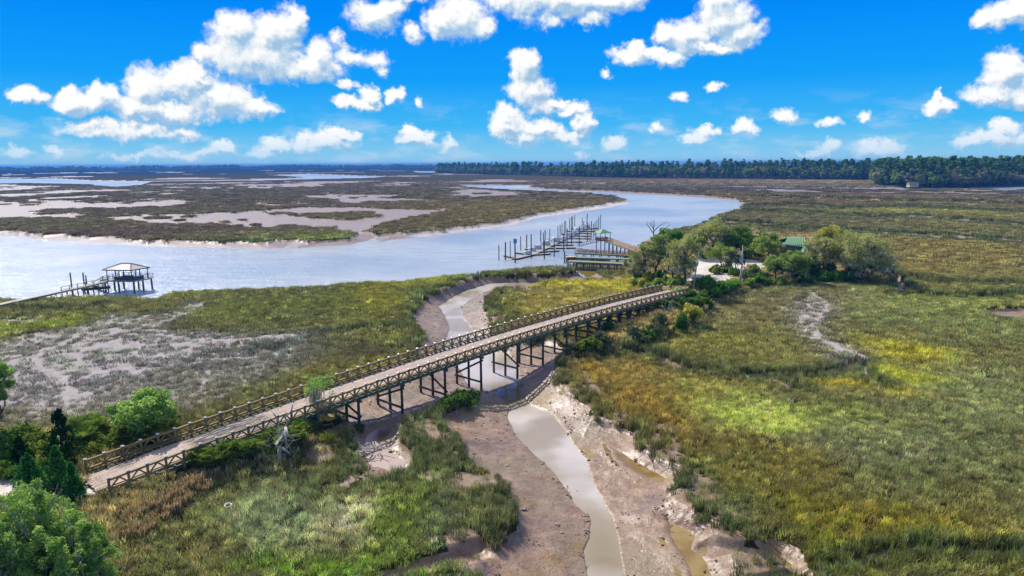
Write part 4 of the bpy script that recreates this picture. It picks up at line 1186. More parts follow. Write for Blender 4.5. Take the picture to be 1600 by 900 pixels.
for px, py, hh, lab in ((882.2, 411.5, 3.9, 'thick dark green post at the left end of the low pier'), (885.2, 411, 2.6, 'shorter green post just right of the thick green one')):
    x, y = U(px, py, -2)
    o = MB().tube([(0, 0, -1), (0, 0, hh)], [.22, .2], 8).build('pier_post', simple('green_post', (58, 92, 50), .8), None)
    o.location = (x, y, -2); tag(o, lab, 'post')

# ------------------------------------------------------------------ left pavilion dock
M_BW = wood('walk_boards', (186, 178, 160), (150, 142, 124), (1, .3, 0))
M_ROOFT = simple('tan_roof', (226, 214, 200), .6, var=.12, scale=.8)
M_FRAME = wood('frame_timber', (104, 98, 84), (74, 72, 66), (1, 0, 0))
M_SCREEN = simple('blue_screen', (62, 96, 118), .5, var=.25, scale=1.5)
ZD = 1.1
A = np.array(U(177, 438.6, ZD)); B = np.array(U(208, 439.3, ZD)); C_ = np.array(U(239.5, 433.6, ZD))
dAB = B - A; bc = C_ - B
ang = math.atan2(dAB[1], dAB[0]); ux = np.array([math.cos(ang), math.sin(ang)]); uy = np.array([-ux[1], ux[0]])
W1 = np.hypot(*dAB)
pv = empty('dock_pavilion', (0, 0, 0), 0, 'square dock pavilion with pale hip roof on tall piles at the river edge', 'pavilion')
# platform corners: front-left, front-right, right-back, back-left
PC = [A + (A - B) * .55, B, C_, None]
PC[3] = PC[0] + (PC[2] - PC[1])
mb = MB()
lo = [(p[0], p[1], ZD - .3) for p in PC]; hi_ = [(p[0], p[1], ZD) for p in PC]
mb.hexa(lo + hi_); mb.build('floor', M_BW, pv)
cen = sum(PC) / 4
for k in range(4):
    a, b_ = PC[k], PC[(k + 1) % 4]
    mb = MB(); railing(mb, a, b_, ZD, 1.15, 1.7, 0)
    mb.bar((a[0], a[1], ZD + .66), (b_[0], b_[1], ZD + .66), .08, .07)
    o = mb.build('railing', M_FRAME, pv)
    if k in (0, 1):
        t0, t1 = (.38, 1.0) if k == 0 else (0.0, .55)
        p, q = a + (b_ - a) * t0, a + (b_ - a) * t1
        inn = (cen - (a + b_) / 2); inn = inn / np.hypot(*inn) * .1
        MB().bar((p[0] + inn[0], p[1] + inn[1], ZD + .6), (q[0] + inn[0], q[1] + inn[1], ZD + .6), .03, .86).build('screen', M_SCREEN, o)
RC = [cen + (p - cen) * .80 for p in PC]; RE = [cen + (p - cen) * .93 - (PC[2] - PC[1]) * .0 + (PC[0] - PC[1]) * .03 for p in PC]
ze, zr = ZD + 2.75, ZD + 4.15
r0 = cen + (RE[0] - RE[1]) * .16; r1 = cen - (RE[0] - RE[1]) * .16
mb = MB()
V_ = [(p[0], p[1], ze) for p in RE] + [(r0[0], r0[1], zr), (r1[0], r1[1], zr)] + [(p[0], p[1], ze - .16) for p in RE]
mb.add(V_, [(0, 1, 5, 4), (1, 2, 5), (2, 3, 4, 5), (3, 0, 4), (6, 7, 1, 0), (7, 8, 2, 1), (8, 9, 3, 2), (9, 6, 0, 3), (9, 8, 7, 6)])
ro = mb.build('roof', M_ROOFT, pv)
mb = MB()
for k in range(4):
    a, b_ = RE[k], RE[(k + 1) % 4]; mb.bar((a[0], a[1], ze - .06), (b_[0], b_[1], ze - .06), .2, .26)
    e_ = r0 if k in (0, 3) else r1; mb.bar((a[0], a[1], ze + .03), (e_[0], e_[1], zr + .03), .22, .1)
mb.bar((r0[0], r0[1], zr + .04), (r1[0], r1[1], zr + .04), .24, .1)
mb.build('roof_trim', M_FRAME, ro)
for k in range(4):
    a, b_ = RC[k], RC[(k + 1) % 4]
    for t_ in (0, .5):
        p = a + (b_ - a) * t_
        MB().box((p[0], p[1], ZD + 1.35), (.17, .17, 2.7), ang).build('column', M_FRAME, pv)
for k in range(4):
    a, b_ = PC[k], PC[(k + 1) % 4]
    for t_ in (.03, .5):
        p = a + (b_ - a) * t_; p = cen + (p - cen) * .95
        MB().tube([(p[0], p[1], -4), (p[0], p[1], ZD - .3)], [.24, .22], 8).build('pile', M_FRAME, pv)
mb = MB(); mb.box((cen[0], cen[1], ZD + .45), (2.6, 1.2, .9), ang); mb.build('counter', M_SCREEN, pv)
# the long boardwalk to it
wk = empty('boardwalk', (0, 0, 0), 0, 'long low wooden boardwalk on posts running from the left edge to the pavilion', 'boardwalk')
a = np.array(U(-60, 488, .9)); b_ = np.array(U(164, 439.3, ZD))
pier(wk, b_, a, 1.9, (ZD - .01, .9), 3.1, M_BW, -2.6)
mb = MB(); d = (a - b_) / np.hypot(*(a - b_)); nrm = np.array([-d[1], d[0]])
railing(mb, b_ + nrm * .98, b_ + nrm * .98 + d * 14, ZD, .95, 2.4, 0); mb.build('railing', M_FRAME, wk)
# its floating dock
fa = np.array(U(127, 450, -1.5)); fb = np.array(U(172, 446.5, -1.5))
fd = empty('small_floating_dock', (0, 0, 0), 0, 'dark floating dock moored behind the boardwalk beside the pavilion', 'floating dock')
mb = MB(); mb.bar((fa[0], fa[1], -1.5), (fb[0], fb[1], -1.5), 2.6, .14); mb.build('deck', simple('dark_deck', (70, 72, 84), .8), fd)
mb = MB(); mb.bar((fa[0], fa[1], -1.84), (fb[0], fb[1], -1.84), 2.4, .52); mb.build('float', M_DARK, fd)
gw2 = empty('small_gangway', (0, 0, 0), 0, 'short green-grey gangway leading down to the dark floating dock', 'gangway')
p = np.array(U(160, 437.5, ZD)); q = np.array(U(146, 447.2, -1.5))
mb = MB(); mb.bar((p[0], p[1] + 1, ZD), (q[0], q[1], -1.38), 1.1, .12); mb.build('deck', M_PIER, gw2)
mb = MB(); mb.bar((p[0], p[1] + 1.5, ZD + .9), (q[0], q[1] + .5, -.5), .07, .07); mb.bar((p[0], p[1] + .5, ZD + .9), (q[0], q[1] - .5, -.5), .07, .07); mb.build('handrail', M_MET, gw2)
for px, py, hh, lab in ((113.6, 461.5, 5.8, 'dark piling left of the small float, standing alone in the river'), (133.2, 459, 5.5, 'dark piling at the left end of the small float, taller of the close pair'), (137.2, 460.5, 5.0, 'dark piling at the left end of the small float, shorter of the close pair')):
    x, y = U(px, py, -2)
    o = MB().tube([(0, 0, -1.5), (.03, 0, hh)], [.17, .15], 8).build('mooring_piling', M_PILG, None)
    o.location = (x, y, -2); tag(o, lab, 'piling')
# ------------------------------------------------------------------ trees, shrubs and dead wood
def gz_(x, y):
    return float(land(np.array([x]), np.array([y]))[0][0])
def G(px, py, dz=0.0):
    """the point of the land seen at px, py"""
    z = 1.0
    for _ in range(4):
        x, y = U(px, py, z); z = gz_(x, y)
    return Vector((x, y, z + dz))
def atY(px, py, Y):
    """the point seen at px, py at the distance Y ahead"""
    x = (px - 800) / FPX; y = (py - 450) / FPX
    xr = x * math.cos(ROLL) - y * math.sin(ROLL); yr = x * math.sin(ROLL) + y * math.cos(ROLL)
    Z = Y / (math.cos(PITCH) - yr * math.sin(PITCH))
    return Vector((xr * Z, Y, CAM_Z - Z * (yr * math.cos(PITCH) + math.sin(PITCH))))

LM = {
 'oak': leafmat('oak_leaves', (80, 104, 40), (142, 154, 78), .45, 1.75),
 'olive': leafmat('olive_leaves', (96, 108, 52), (164, 162, 100), .45, 1.75),
 'bright': leafmat('bright_leaves', (46, 100, 30), (104, 144, 58), .4, 1.25),
 'dark': leafmat('dark_leaves', (52, 84, 30), (102, 128, 52), .4, 1.5),
 'cedar': leafmat('cedar_leaves', (16, 46, 18), (40, 88, 34), .2, 1.0),
 'fir': leafmat('young_cedar_leaves', (40, 98, 40), (84, 146, 66), .35, 1.2),
 'palm': leafmat('palmetto_leaves', (52, 98, 30), (146, 156, 66), .4, 1.2),
 'yellow': leafmat('yellow_leaves', (146, 144, 50), (204, 198, 92), .4, 1.2),
 'feather': leafmat('feathery_leaves', (78, 118, 42), (160, 182, 98), .45, 1.5),
 'scrub': leafmat('grey_green_leaves', (70, 84, 52), (124, 132, 92), .3, 1.2),
 'tan': leafmat('dry_grass', (134, 110, 74), (190, 170, 128), .3, 1.15),
 'pine': leafmat('pine_needles', (44, 84, 38), (110, 136, 64), .35, 1.5),
 'far_oak': leafmat('far_oak_leaves', (66, 98, 42), (136, 150, 76), .35, 1.5),
 'far_grey': leafmat('far_grey_leaves', (104, 106, 74), (160, 152, 112), .35, 1.4),
}
M_MOSS = leafmat('spanish_moss', (140, 136, 110), (202, 196, 168), .35, 1.35)
M_BARK = simple('bark', (112, 102, 90), .9, scale=6, bump=.5)
M_DEAD = simple('dead_wood', (206, 198, 184), .85, var=.35, scale=5, bump=.5)
M_DBARK = simple('dark_bark', (78, 68, 58), .9, scale=6)

def leaves_np(cent, rad, n_each, size, g, aspect=1.0, up_bias=.3, flat=.8, shade=None, drop=None):
    """quads spread through balls; cent k x 3, rad k"""
    k = len(cent); N = k * n_each
    c = np.repeat(cent, n_each, 0); r = np.repeat(rad, n_each)[:, None]
    d = g.normal(size=(N, 3)); d /= np.linalg.norm(d, axis=1)[:, None] + 1e-9
    p = c + d * r * (g.uniform(size=(N, 1)) ** .45) * np.array([1, 1, flat])
    nrm = d * .6 + g.normal(size=(N, 3)) * .7 + np.array([0, 0, up_bias]); nrm /= np.linalg.norm(nrm, axis=1)[:, None] + 1e-9
    t = np.cross(nrm, g.normal(size=(N, 3))); t /= np.linalg.norm(t, axis=1)[:, None] + 1e-9
    b = np.cross(nrm, t)
    s = size * g.uniform(.6, 1.35, (N, 1))
    if drop is not None: t = np.tile(np.array([0, 0, 1.0]), (N, 1)) + g.normal(size=(N, 3)) * .15; b = np.cross(t, g.normal(size=(N, 3))); b /= np.linalg.norm(b, axis=1)[:, None] + 1e-9
    t = t * s * aspect * .5; b = b * s * .5
    V = np.stack([p - t - b * .7, p + t * .2 - b, p + t + b * .4, p - t * .3 + b], 1).reshape(-1, 3)
    F = np.arange(N * 4).reshape(N, 4)
    sh = np.repeat(g.uniform(0, 1, k) if shade is None else shade, n_each) * .6 + g.uniform(0, .4, N)
    return V, F, np.repeat(sh, 4)

def crown_mesh(name, parts, m, parent):
    V = []; F = []; S = []; n = 0
    for v, f, s in parts:
        V.append(v); F.append(f + n); S.append(s); n += len(v)
    return mesh_np(name, np.concatenate(V), np.concatenate(F), m, parent, {'shade': ('POINT', 'FLOAT', np.concatenate(S))})

def limb_path(g, a, b, wob, n=5):
    pts = []
    for k in range(n + 1):
        t_ = k / n; p = np.array(a) * (1 - t_) + np.array(b) * t_
        p = p + g.normal(size=3) * wob * math.sin(math.pi * min(t_ + .1, 1)) ; pts.append(p)
    pts[0] = np.array(a)
    return pts

def make_tree(name, h, rw, seed, leaf, size, ncl, per, label=None, cat=None, group=None, moss=0.0, base=.3, bark=None, flat=.75, open_=.0, loc=(0, 0, 0), trunk_r=None, lean=.06, moss_mat=None, aspect=1.2, cl=1.0):
    """round-crowned tree: h high, crown half width rw"""
    g = np.random.default_rng(seed)
    root = empty(name, loc, 0, label, cat, group)
    tr = trunk_r or h * .028
    mb = MB()
    top = np.array([g.normal() * h * lean, g.normal() * h * lean, h * .72])
    tp = limb_path(g, (0, 0, -.5), top, h * .02, 6)
    mb.tube(tp, [tr * (1.25 - .17 * k) for k in range(7)], 7)
    cc = np.array([top[0], top[1], h * (base + (1 - base) * .5)])
    cen = []; rad = []
    for k in range(ncl):
        th = g.uniform(0, 2 * math.pi); ph = math.asin(g.uniform(-.75, 1))
        rr = g.uniform(.45, 1.0)
        hz = h * (1 - base) * .5
        p = cc + np.array([math.cos(th) * math.cos(ph) * rw * rr, math.sin(th) * math.cos(ph) * rw * rr, math.sin(ph) * hz * rr * .92])
        cr = rw * g.uniform(.2, .38) * (1 - open_) * cl
        cen.append(p); rad.append(cr)
        if k < (16 if cl == 1 else 60):
            s_ = tp[int(g.integers(2, 6))]
            lp = limb_path(g, s_, p, h * .03, 4); r0_ = tr * .5
            mb.tube(lp, [r0_, r0_ * .8, r0_ * .6, r0_ * .4, r0_ * .2], 5, False)
            if open_ > 0:
                for _ in range(3):
                    q = p + g.normal(size=3) * cr * (1.2 if cl == 1 else 2.1)
                    mb.tube([lp[3], (lp[3] + q) / 2 + g.normal(size=3) * .1, q], [r0_ * .3, r0_ * .22, r0_ * .1], 4, False)
    mb.build('trunk', bark or M_BARK, root, smooth=True)
    cen = np.array(cen); rad = np.array(rad)
    crown_mesh('crown', [leaves_np(cen, rad, per, size, g, aspect, .3, flat)], LM[leaf], root)
    if moss > 0:
        nm = int(ncl * moss)
        ci = g.integers(0, ncl, nm); c2 = cen[ci] + np.stack([g.normal(size=nm) * rad[ci] * .6, g.normal(size=nm) * rad[ci] * .6, -rad[ci] * .8], 1)
        L = g.uniform(.5, 1.0, nm) * h * .09
        V = []; F = []; S = []
        for i in range(nm):
            for q in range(7):
                o = c2[i] + g.normal(size=3) * np.array([.45, .45, .25]) * size * 1.6
                l_ = L[i] * g.uniform(.5, 1.3); w = size * g.uniform(.28, .5); a_ = g.uniform(0, math.pi)
                dx, dy = math.cos(a_) * w / 2, math.sin(a_) * w / 2; b0 = len(V)
                V += [(o[0] - dx, o[1] - dy, o[2]), (o[0] + dx, o[1] + dy, o[2]), (o[0] + dx * .7, o[1] + dy * .7, o[2] - l_ * .6), (o[0] - dx * .2, o[1] - dy * .2, o[2] - l_)]
                F.append((b0, b0 + 1, b0 + 2, b0 + 3)); S += [g.uniform()] * 4
        mesh_np('moss', V, F, moss_mat or M_MOSS, root, {'shade': ('POINT', 'FLOAT', S)})
    return root

def make_cone(name, h, rw, seed, leaf, size, n, label, cat, group=None, loc=(0, 0, 0)):
    g = np.random.default_rng(seed); root = empty(name, loc, 0, label, cat, group)
    MB().tube([(0, 0, -.4), (0, 0, h * .5), (0, 0, h * .93)], [h * .025, h * .016, .01], 6).build('trunk', M_DBARK, root)
    t_ = g.uniform(0, 1, n) ** 1.3; th = g.uniform(0, 2 * math.pi, n); lob = 1 + .16 * np.sin(th * 5 + t_ * 23) + g.normal(0, .08, n)
    rr = rw * (1 - t_) ** .75 * lob * g.uniform(.3, 1.15, n) + .05
    cen = np.stack([np.cos(th) * rr, np.sin(th) * rr, h * (.05 + .93 * t_)], 1)
    crown_mesh('crown', [leaves_np(cen, np.full(n, rw * .2) * (1.1 - t_ * .7), 16, size, g, 1.8, .5, 1.4)], LM[leaf], root)
    return root

def make_shrub(name, h, rw, seed, leaf, size, n, label, cat, group=None, loc=(0, 0, 0), kind='round'):
    g = np.random.default_rng(seed); root = empty(name, loc, 0, label, cat, group)
    mb = MB()
    if kind == 'fan':                                   # palmetto: fans of narrow blades
        V = []; F = []; S = []
        for k in range(n):
            th = g.uniform(0, 2 * math.pi); rr = rw * math.sqrt(g.uniform(.02, 1)) * .8; c = np.array([math.cos(th) * rr, math.sin(th) * rr, h * g.uniform(.35, .8) * (1.15 - .5 * rr / rw)])
            mb.tube([(c[0] * .5, c[1] * .5, -.2), tuple(c)], [.03, .02], 4, False)
            d = np.array([math.cos(th), math.sin(th), g.uniform(.2, 1.2)]) + g.normal(size=3) * .25; d /= np.linalg.norm(d)
            s = np.cross(d, [0, 0, 1.]); s /= np.linalg.norm(s); sh = g.uniform()
            L = size * g.uniform(.8, 1.3)
            for q in range(9):
                a_ = (q - 4) / 4 * 1.45; e = d * math.cos(a_) + s * math.sin(a_); w = np.cross(e, np.cross(d, s)); w = w / (np.linalg.norm(w) + 1e-9) * L * .07
                tip = c + e * L + np.array([0, 0, -L * .18]); b0 = len(V)
                V += [c, c + e * L * .55 + w, tip, c + e * L * .55 - w]; F.append((b0, b0 + 1, b0 + 2, b0 + 3)); S += [sh * .6 + g.uniform(0, .4)] * 4
        mb.build('stems', M_DBARK, root)
        mesh_np('foliage', np.array(V), F, LM[leaf], root, {'shade': ('POINT', 'FLOAT', S)})
    elif kind == 'grass':
        V = []; F = []; S = []
        for k in range(n):
            th = g.uniform(0, 2 * math.pi); rr = rw * .45 * math.sqrt(g.uniform()); th2 = th + g.normal() * .5
            b = np.array([math.cos(th) * rr, math.sin(th) * rr, -.2]); hh = h * g.uniform(.5, 1.1); out_ = rw * g.uniform(.1, .9)
            m_ = b + np.array([math.cos(th2) * out_ * .35, math.sin(th2) * out_ * .35, hh * .75]); tp = b + np.array([math.cos(th2) * out_, math.sin(th2) * out_, hh * g.uniform(.7, 1.05)])
            a_ = g.uniform(0, math.pi); w = np.array([math.cos(a_), math.sin(a_), 0]) * size; b0 = len(V)
            V += [b - w, b + w, m_ + w * .8, m_ - w * .8, tp]; F += [(b0, b0 + 1, b0 + 2, b0 + 3), (b0 + 3, b0 + 2, b0 + 4, b0 + 4)]; S += [g.uniform()] * 5
        Fq = [f for f in F]
        me = mesh_np('foliage', np.array(V), np.array(Fq)[:, :4], LM[leaf], root, {'shade': ('POINT', 'FLOAT', S)})
        me.data.validate()
    else:
        cen = []; 
        for k in range(n):
            th = g.uniform(0, 2 * math.pi); ph = math.asin(g.uniform(0, 1)); rr = g.uniform(.4, 1)
            cen.append((math.cos(th) * math.cos(ph) * rw * rr * .85, math.sin(th) * math.cos(ph) * rw * rr * .85, h * .25 + math.sin(ph) * h * .65 * rr))
            if k < 8: mb.tube([(0, 0, -.3), (cen[-1][0] * .5, cen[-1][1] * .5, cen[-1][2] * .6), cen[-1]], [.06, .04, .02], 4, False)
        cen = np.array(cen)
        mb.build('stems', M_DBARK, root)
        crown_mesh('foliage', [leaves_np(cen, np.full(len(cen), rw * .3), 26, size, g, 1.3, .4, .8)], LM[leaf], root)
    return root

def put_tree(px, py, top, hw, kind, seed, name='live_oak', label='', cat='tree', group=None, **kw):
    p = G(px, py); d = math.hypot(p.x, p.y)
    h = (py - top) * d / FPX * 1.04; rw = hw * d / FPX * (1.1 if d > 130 else 1); kw.setdefault('base', .14 if d > 130 else .3)
    sz = kw.pop('size', max(.14, d * .00150)); 
    return make_tree(name, h, rw, seed, kind, sz, int(kw.pop('ncl', 34) * 1.25), int(kw.pop('per', 110) * 1.5), label, cat, group, loc=tuple(p), **kw)

put_tree(991, 444, 397, 17, 'olive', 1, 'live_oak', 'grey half-bare mossy oak at the left edge of the island, beside the pier', moss=5, open_=.25, ncl=20, per=50)
put_tree(1006, 441, 376, 20, 'olive', 2, 'live_oak', 'mossy oak left of the bright green tree, leaning over the pier end', moss=4, open_=.1, ncl=28, per=80)
put_tree(1022, 436, 358, 20, 'oak', 3, 'live_oak', 'tall mossy oak with bare twigs above its crown, left of the bright green tree', moss=3, ncl=30, per=90)
put_tree(1046, 426, 353, 19, 'bright', 4, 'leafy_tree', 'bright green leafy tree with dense crown between mossy oaks', ncl=36, per=130)
put_tree(1070, 444, 367, 25, 'olive', 5, 'live_oak', 'broad mossy oak standing at the far end of the bridge, left of the sand', moss=4, ncl=40, per=90)
put_tree(1050, 440, 396, 17, 'scrub', 6, 'live_oak', 'low grey mossy oak behind the end of the bridge railing', moss=5, open_=.2, ncl=22, per=70)
put_tree(1113, 402, 344, 25, 'olive', 7, 'live_oak', 'tall pale mossy oak behind the sandy clearing', moss=4, ncl=38, per=90)
put_tree(1090, 404, 362, 16, 'oak', 8, 'live_oak', 'slim oak between the tall pale oak and the bridge-end oak', moss=3, ncl=22, per=80)
put_tree(1150, 403, 357, 25, 'dark', 9, 'leafy_tree', 'dark green dome-shaped tree behind the sandy clearing', ncl=40, per=120)
put_tree(1127, 421, 384, 20, 'oak', 10, 'live_oak', 'small spreading oak standing in the sandy clearing', moss=2, ncl=26, per=80, base=.4)
put_tree(1149, 429, 392, 14, 'scrub', 11, 'live_oak', 'small grey-green oak beside the white snag', moss=4, ncl=18, per=70)
put_tree(1199, 413, 365, 19, 'oak', 12, 'leafy_tree', 'mid green round tree left of the green-roofed cottage', ncl=36, per=110)
put_tree(1235, 430, 387, 20, 'oak', 13, 'live_oak', 'oak in front of the green-roofed cottage, hiding its walls', moss=1, ncl=38, per=110)
put_tree(1210, 431, 393, 17, 'oak', 14, 'leafy_tree', 'low green tree in front and left of the cottage', ncl=28, per=100)
put_tree(1296, 408, 358, 18, 'yellow', 15, 'leafy_tree', 'yellow-green topped tree rising behind the mossy oaks by the cottage', ncl=26, per=90, base=.5)
put_tree(1288, 426, 372, 24, 'olive', 16, 'live_oak', 'mossy oak just right of the green-roofed cottage', moss=6, ncl=38, per=80)
put_tree(1320, 424, 368, 24, 'olive', 17, 'live_oak', 'middle mossy oak of the right-hand clump, with long grey strands', moss=7, ncl=38, per=80)
put_tree(1349, 428, 357, 31, 'olive', 18, 'live_oak', 'largest mossy oak at the right end of the island, thick grey strands', moss=8, ncl=48, per=85)
put_tree(1266, 428, 399, 14, 'dark', 19, 'leafy_tree', 'low dark green tree under the cottage gable', ncl=20, per=90)
put_tree(1373, 428, 392, 14, 'scrub', 20, 'leafy_tree', 'small grey-green tree at the right tip of the island, by the pale rocks', ncl=18, per=90)
put_tree(225, 694, 621, 44, 'feather', 21, 'leafy_tree', 'airy light green tree behind the near end of the bridge', ncl=46, per=120, open_=.15, size=.2, bark=M_DBARK)
put_tree(283, 682, 641, 9, 'scrub', 22, 'sapling', 'thin grey sapling behind the far railing, right of the airy tree', ncl=8, per=40, size=.16)
put_tree(-8, 690, 580, 26, 'feather', 23, 'leafy_tree', 'light green tree cut by the left edge of the picture', ncl=30, per=120, size=.22)
put_tree(38, 965, 780, 72, 'feather', 24, 'leafy_tree', 'large bright green feathery tree in the bottom left corner', ncl=230, per=80, size=.075, cl=.62, flat=1.2, bark=M_DEAD, open_=.35, aspect=3.4, base=.1)
put_tree(118, 985, 818, 58, 'feather', 25, 'leafy_tree', 'feathery green tree right of the corner tree, below the young cedars', ncl=190, per=75, size=.075, cl=.62, flat=1.2, bark=M_DEAD, open_=.35, aspect=3.4, base=.1)
put_tree(176, 1010, 858, 34, 'feather', 26, 'leafy_tree', 'lowest feathery green tree at the bottom edge, rightmost of three', ncl=120, per=70, size=.075, cl=.62, flat=1.2, bark=M_DEAD, open_=.3, aspect=3.2, base=.1)
for (px, py, top, hw, k, sd, lab) in ((101, 730, 650, 20, 'cedar', 31, 'tall dark pointed cedar at the left of the bridge start'), (94, 766, 704, 15, 'fir', 32, 'light green young cedar in front of the dark cedar'),
        (50, 772, 716, 16, 'fir', 33, 'light green young cedar, leftmost of three'), (117, 780, 728, 11, 'fir', 34, 'smallest light green young cedar, touching the bridge corner'), (35, 735, 690, 12, 'cedar', 35, 'small dark cedar among shrubs near the left edge')):
    p = G(px, py); d = math.hypot(p.x, p.y)
    make_cone('cedar', (py - top) * d / FPX * 1.05, hw * 1.25 * d / FPX, sd, k, .13, 240, lab, 'cedar tree', None, tuple(p))

# shrubs: a few kinds, then copies
SHR = {}
def shrub(px, py, w, h, leaf, kind, label, group, cat='shrub'):
    p = G(px, py); d = math.hypot(p.x, p.y); far = d > 130
    key = (leaf, kind, far)
    if key not in SHR: SHR[key] = []
    lst = SHR[key]
    up_ = 1.0 if far else 1.45; W_ = w * d / FPX * up_; H_ = h * d / FPX * up_ * (1.6 if kind == 'fan' and not far else 1)
    nm = {'fan': 'palmetto_shrub', 'grass': 'grass_clump', 'round': 'shrub'}[kind]
    if len(lst) < 2:
        sz = (.38 if far else .2)
        if kind == 'fan': o = make_shrub(nm, 1.2, 1, 50 + len(SHR) * 3 + len(lst), leaf, .62 if not far else .8, 46 if not far else 30, None, None, None, kind='fan')
        elif kind == 'grass': o = make_shrub(nm, 1.0, 1, 50 + len(SHR) * 3 + len(lst), leaf, .03 if not far else .08, 260, None, None, None, kind='grass')
        else: o = make_shrub(nm, 1.1, 1, 50 + len(SHR) * 3 + len(lst), leaf, sz * .8, 26, None, None)
        lst.append(o)
    else:
        o = copy_tree(lst[int(rng.integers(0, len(lst)))])
    o.location = p; o.scale = (W_, W_, H_); o.rotation_euler = (0, 0, rng.uniform(0, 6.28))
    tag(o, label, cat, group)
    return o
for q in ((8,704),(22,694),(40,688),(58,700),(15,728),(40,716),(66,716),(30,745),(5,745),(70,700),(60,740),(20,710)):
    shrub(q[0], q[1], 13, 15, 'palm' if rng.uniform() < .45 else 'dark', 'round', 'glossy green shrub in the thicket left of the dark cedar', 'shrubs left of the dark cedar')
for q in ((132,698),(150,706),(168,700),(186,697),(203,694),(222,698),(242,696),(262,688),(145,684),(172,684),(196,682),(236,682),(258,676),(130,680)):
    shrub(q[0], q[1], 13, 12, 'palm', 'round' if rng.uniform() < .5 else 'fan', 'yellow-green shrub in the row behind the near end of the bridge', 'shrubs behind the bridge start')
for q in ((312,730),(324,727),(337,724),(350,720),(362,716),(330,735),(345,730)):
    shrub(q[0], q[1], 11, 12, 'palm', 'fan', 'bright green palmetto in the clump left of the dead tree, before the nearer railing', 'palmettos left of the dead tree')
for q in ((400,712),(414,706),(428,700),(444,694),(458,690),(470,684),(452,702),(466,698),(478,678),(430,712),(384,716)):
    shrub(q[0], q[1], 11, 12, 'palm', 'fan' if rng.uniform() < .7 else 'round', 'yellow-green palmetto in the clump below the nearer railing, beside the dead tree', 'palmettos beside the dead tree')
shrub(481, 697, 13, 16, 'tan', 'grass', 'tan fountain-shaped grass clump below the mossy trunk', None, 'grass clump')
shrub(512, 690, 15, 17, 'yellow', 'grass', 'yellow fountain-shaped grass clump right of the mossy trunk', None, 'grass clump')
for q in ((205,812),(222,800),(240,792),(258,782),(275,772),(292,762),(232,826),(252,812),(268,798),(288,784),(308,752),(200,835),(330,744),(218,836),(318,766)):
    shrub(q[0] , q[1], 16, 17, 'tan', 'grass', 'tan dry grass clump on the bank in front of the bridge start', 'dry grass clumps by the bridge start', 'grass clump')
for q in ((540,690),(550,700),(528,700),(560,672)):
    shrub(q[0], q[1], 12, 12, 'scrub', 'grass', 'grey-green grass clump beside the driftwood pile', 'grass clumps beside the driftwood', 'grass clump')
for q in ((716,640),(702,644),(730,632),(722,626),(690,640),(740,628)):
    shrub(q[0], q[1], 12, 13, 'scrub' if q[0] % 2 else 'dark', 'grass' if q[0] < 700 else 'round', 'green shrub at the foot of the piles, left of the creek', 'shrubs at the foot of the bridge piles')
for q in ((905,556),(917,551),(928,556),(940,548),(893,552)):
    shrub(q[0], q[1], 13, 14, 'palm' if q[0] in (917, 928) else 'scrub', 'round', 'bushy shrub on the gully bank right of the creek, near the bridge', 'shrubs on the gully bank')
shrub(950, 521, 7, 8, 'bright', 'fan', 'single small palmetto in front of the bridge, by the bleached branches', None)
for q in ((1012,520),(1002,524),(1022,516),(1030,508),(990,530)):
    shrub(q[0], q[1], 10, 14, 'dark' if q[0] == 1012 else 'scrub', 'round', 'olive shrub on the slope right of the bridge end', 'shrubs on the slope by the bridge')
shrub(1081, 502, 14, 20, 'yellow', 'round', 'golden yellow bush right of the bridge end', None)
shrub(1064, 505, 9, 20, 'bright', 'round', 'upright green bush touching the golden bush', None)
for q in ((1042,476),(1050,484),(1036,484),(1060,474),(1072,478),(1088,478),(1102,478),(1096,470),(1110,462),(1076,466),(1064,462)):
    shrub(q[0], q[1], 11, 14, 'dark' if rng.uniform() < .5 else 'feather', 'round', 'dense green shrub crowding the far end of the bridge', 'shrubs at the far end of the bridge')
for q in ((1100,456),(1112,453),(1124,456),(1136,452),(1146,446),(1118,462),(1106,446),(1092,450),(1130,462)):
    shrub(q[0], q[1], 11, 14, 'bright', 'fan' if rng.uniform() < .5 else 'round', 'bright green bush in front of the sandy clearing', 'bushes in front of the sandy clearing')
for q in ((1118,428),(1134,426),(1146,432),(1172,440),(1184,436),(1196,436),(1166,436),(1178,428),(1208,438),(1220,436),(1190,442)):
    shrub(q[0], q[1], 10, 13, 'dark' if rng.uniform() < .5 else 'oak', 'round', 'green shrub round the sandy clearing, right of the small oak', 'shrubs round the clearing')
for q in ((996,448),(1006,450),(1016,452),(1028,450),(1040,446),(1052,450),(1000,436),(1014,440),(1030,438),(1060,446)):
    shrub(q[0], q[1], 10, 14, ('yellow' if q[0] in (1006, 1014) else 'bright' if rng.uniform() < .5 else 'oak'), 'round', 'undergrowth shrub beneath the mossy oaks behind the railing', 'undergrowth beneath the left oaks')
for q in ((1274,433),(1288,431),(1302,430),(1314,429),(1328,430),(1342,431),(1358,432),(1246,436),(1260,434),(1372,432),(1232,438),(1296,424),(1334,424)):
    shrub(q[0], q[1], 11, 15, 'bright' if rng.uniform() < .55 else 'dark', 'round', 'undergrowth shrub beneath the mossy oaks right of the cottage', 'undergrowth beneath the right oaks')
for q in ((1168,404),(1182,402),(1212,400),(1104,404),(1136,400),(1172,396)):
    shrub(q[0], q[1], 10, 12, 'oak', 'round', 'low shrub along the back of the sandy clearing', 'shrubs behind the clearing')

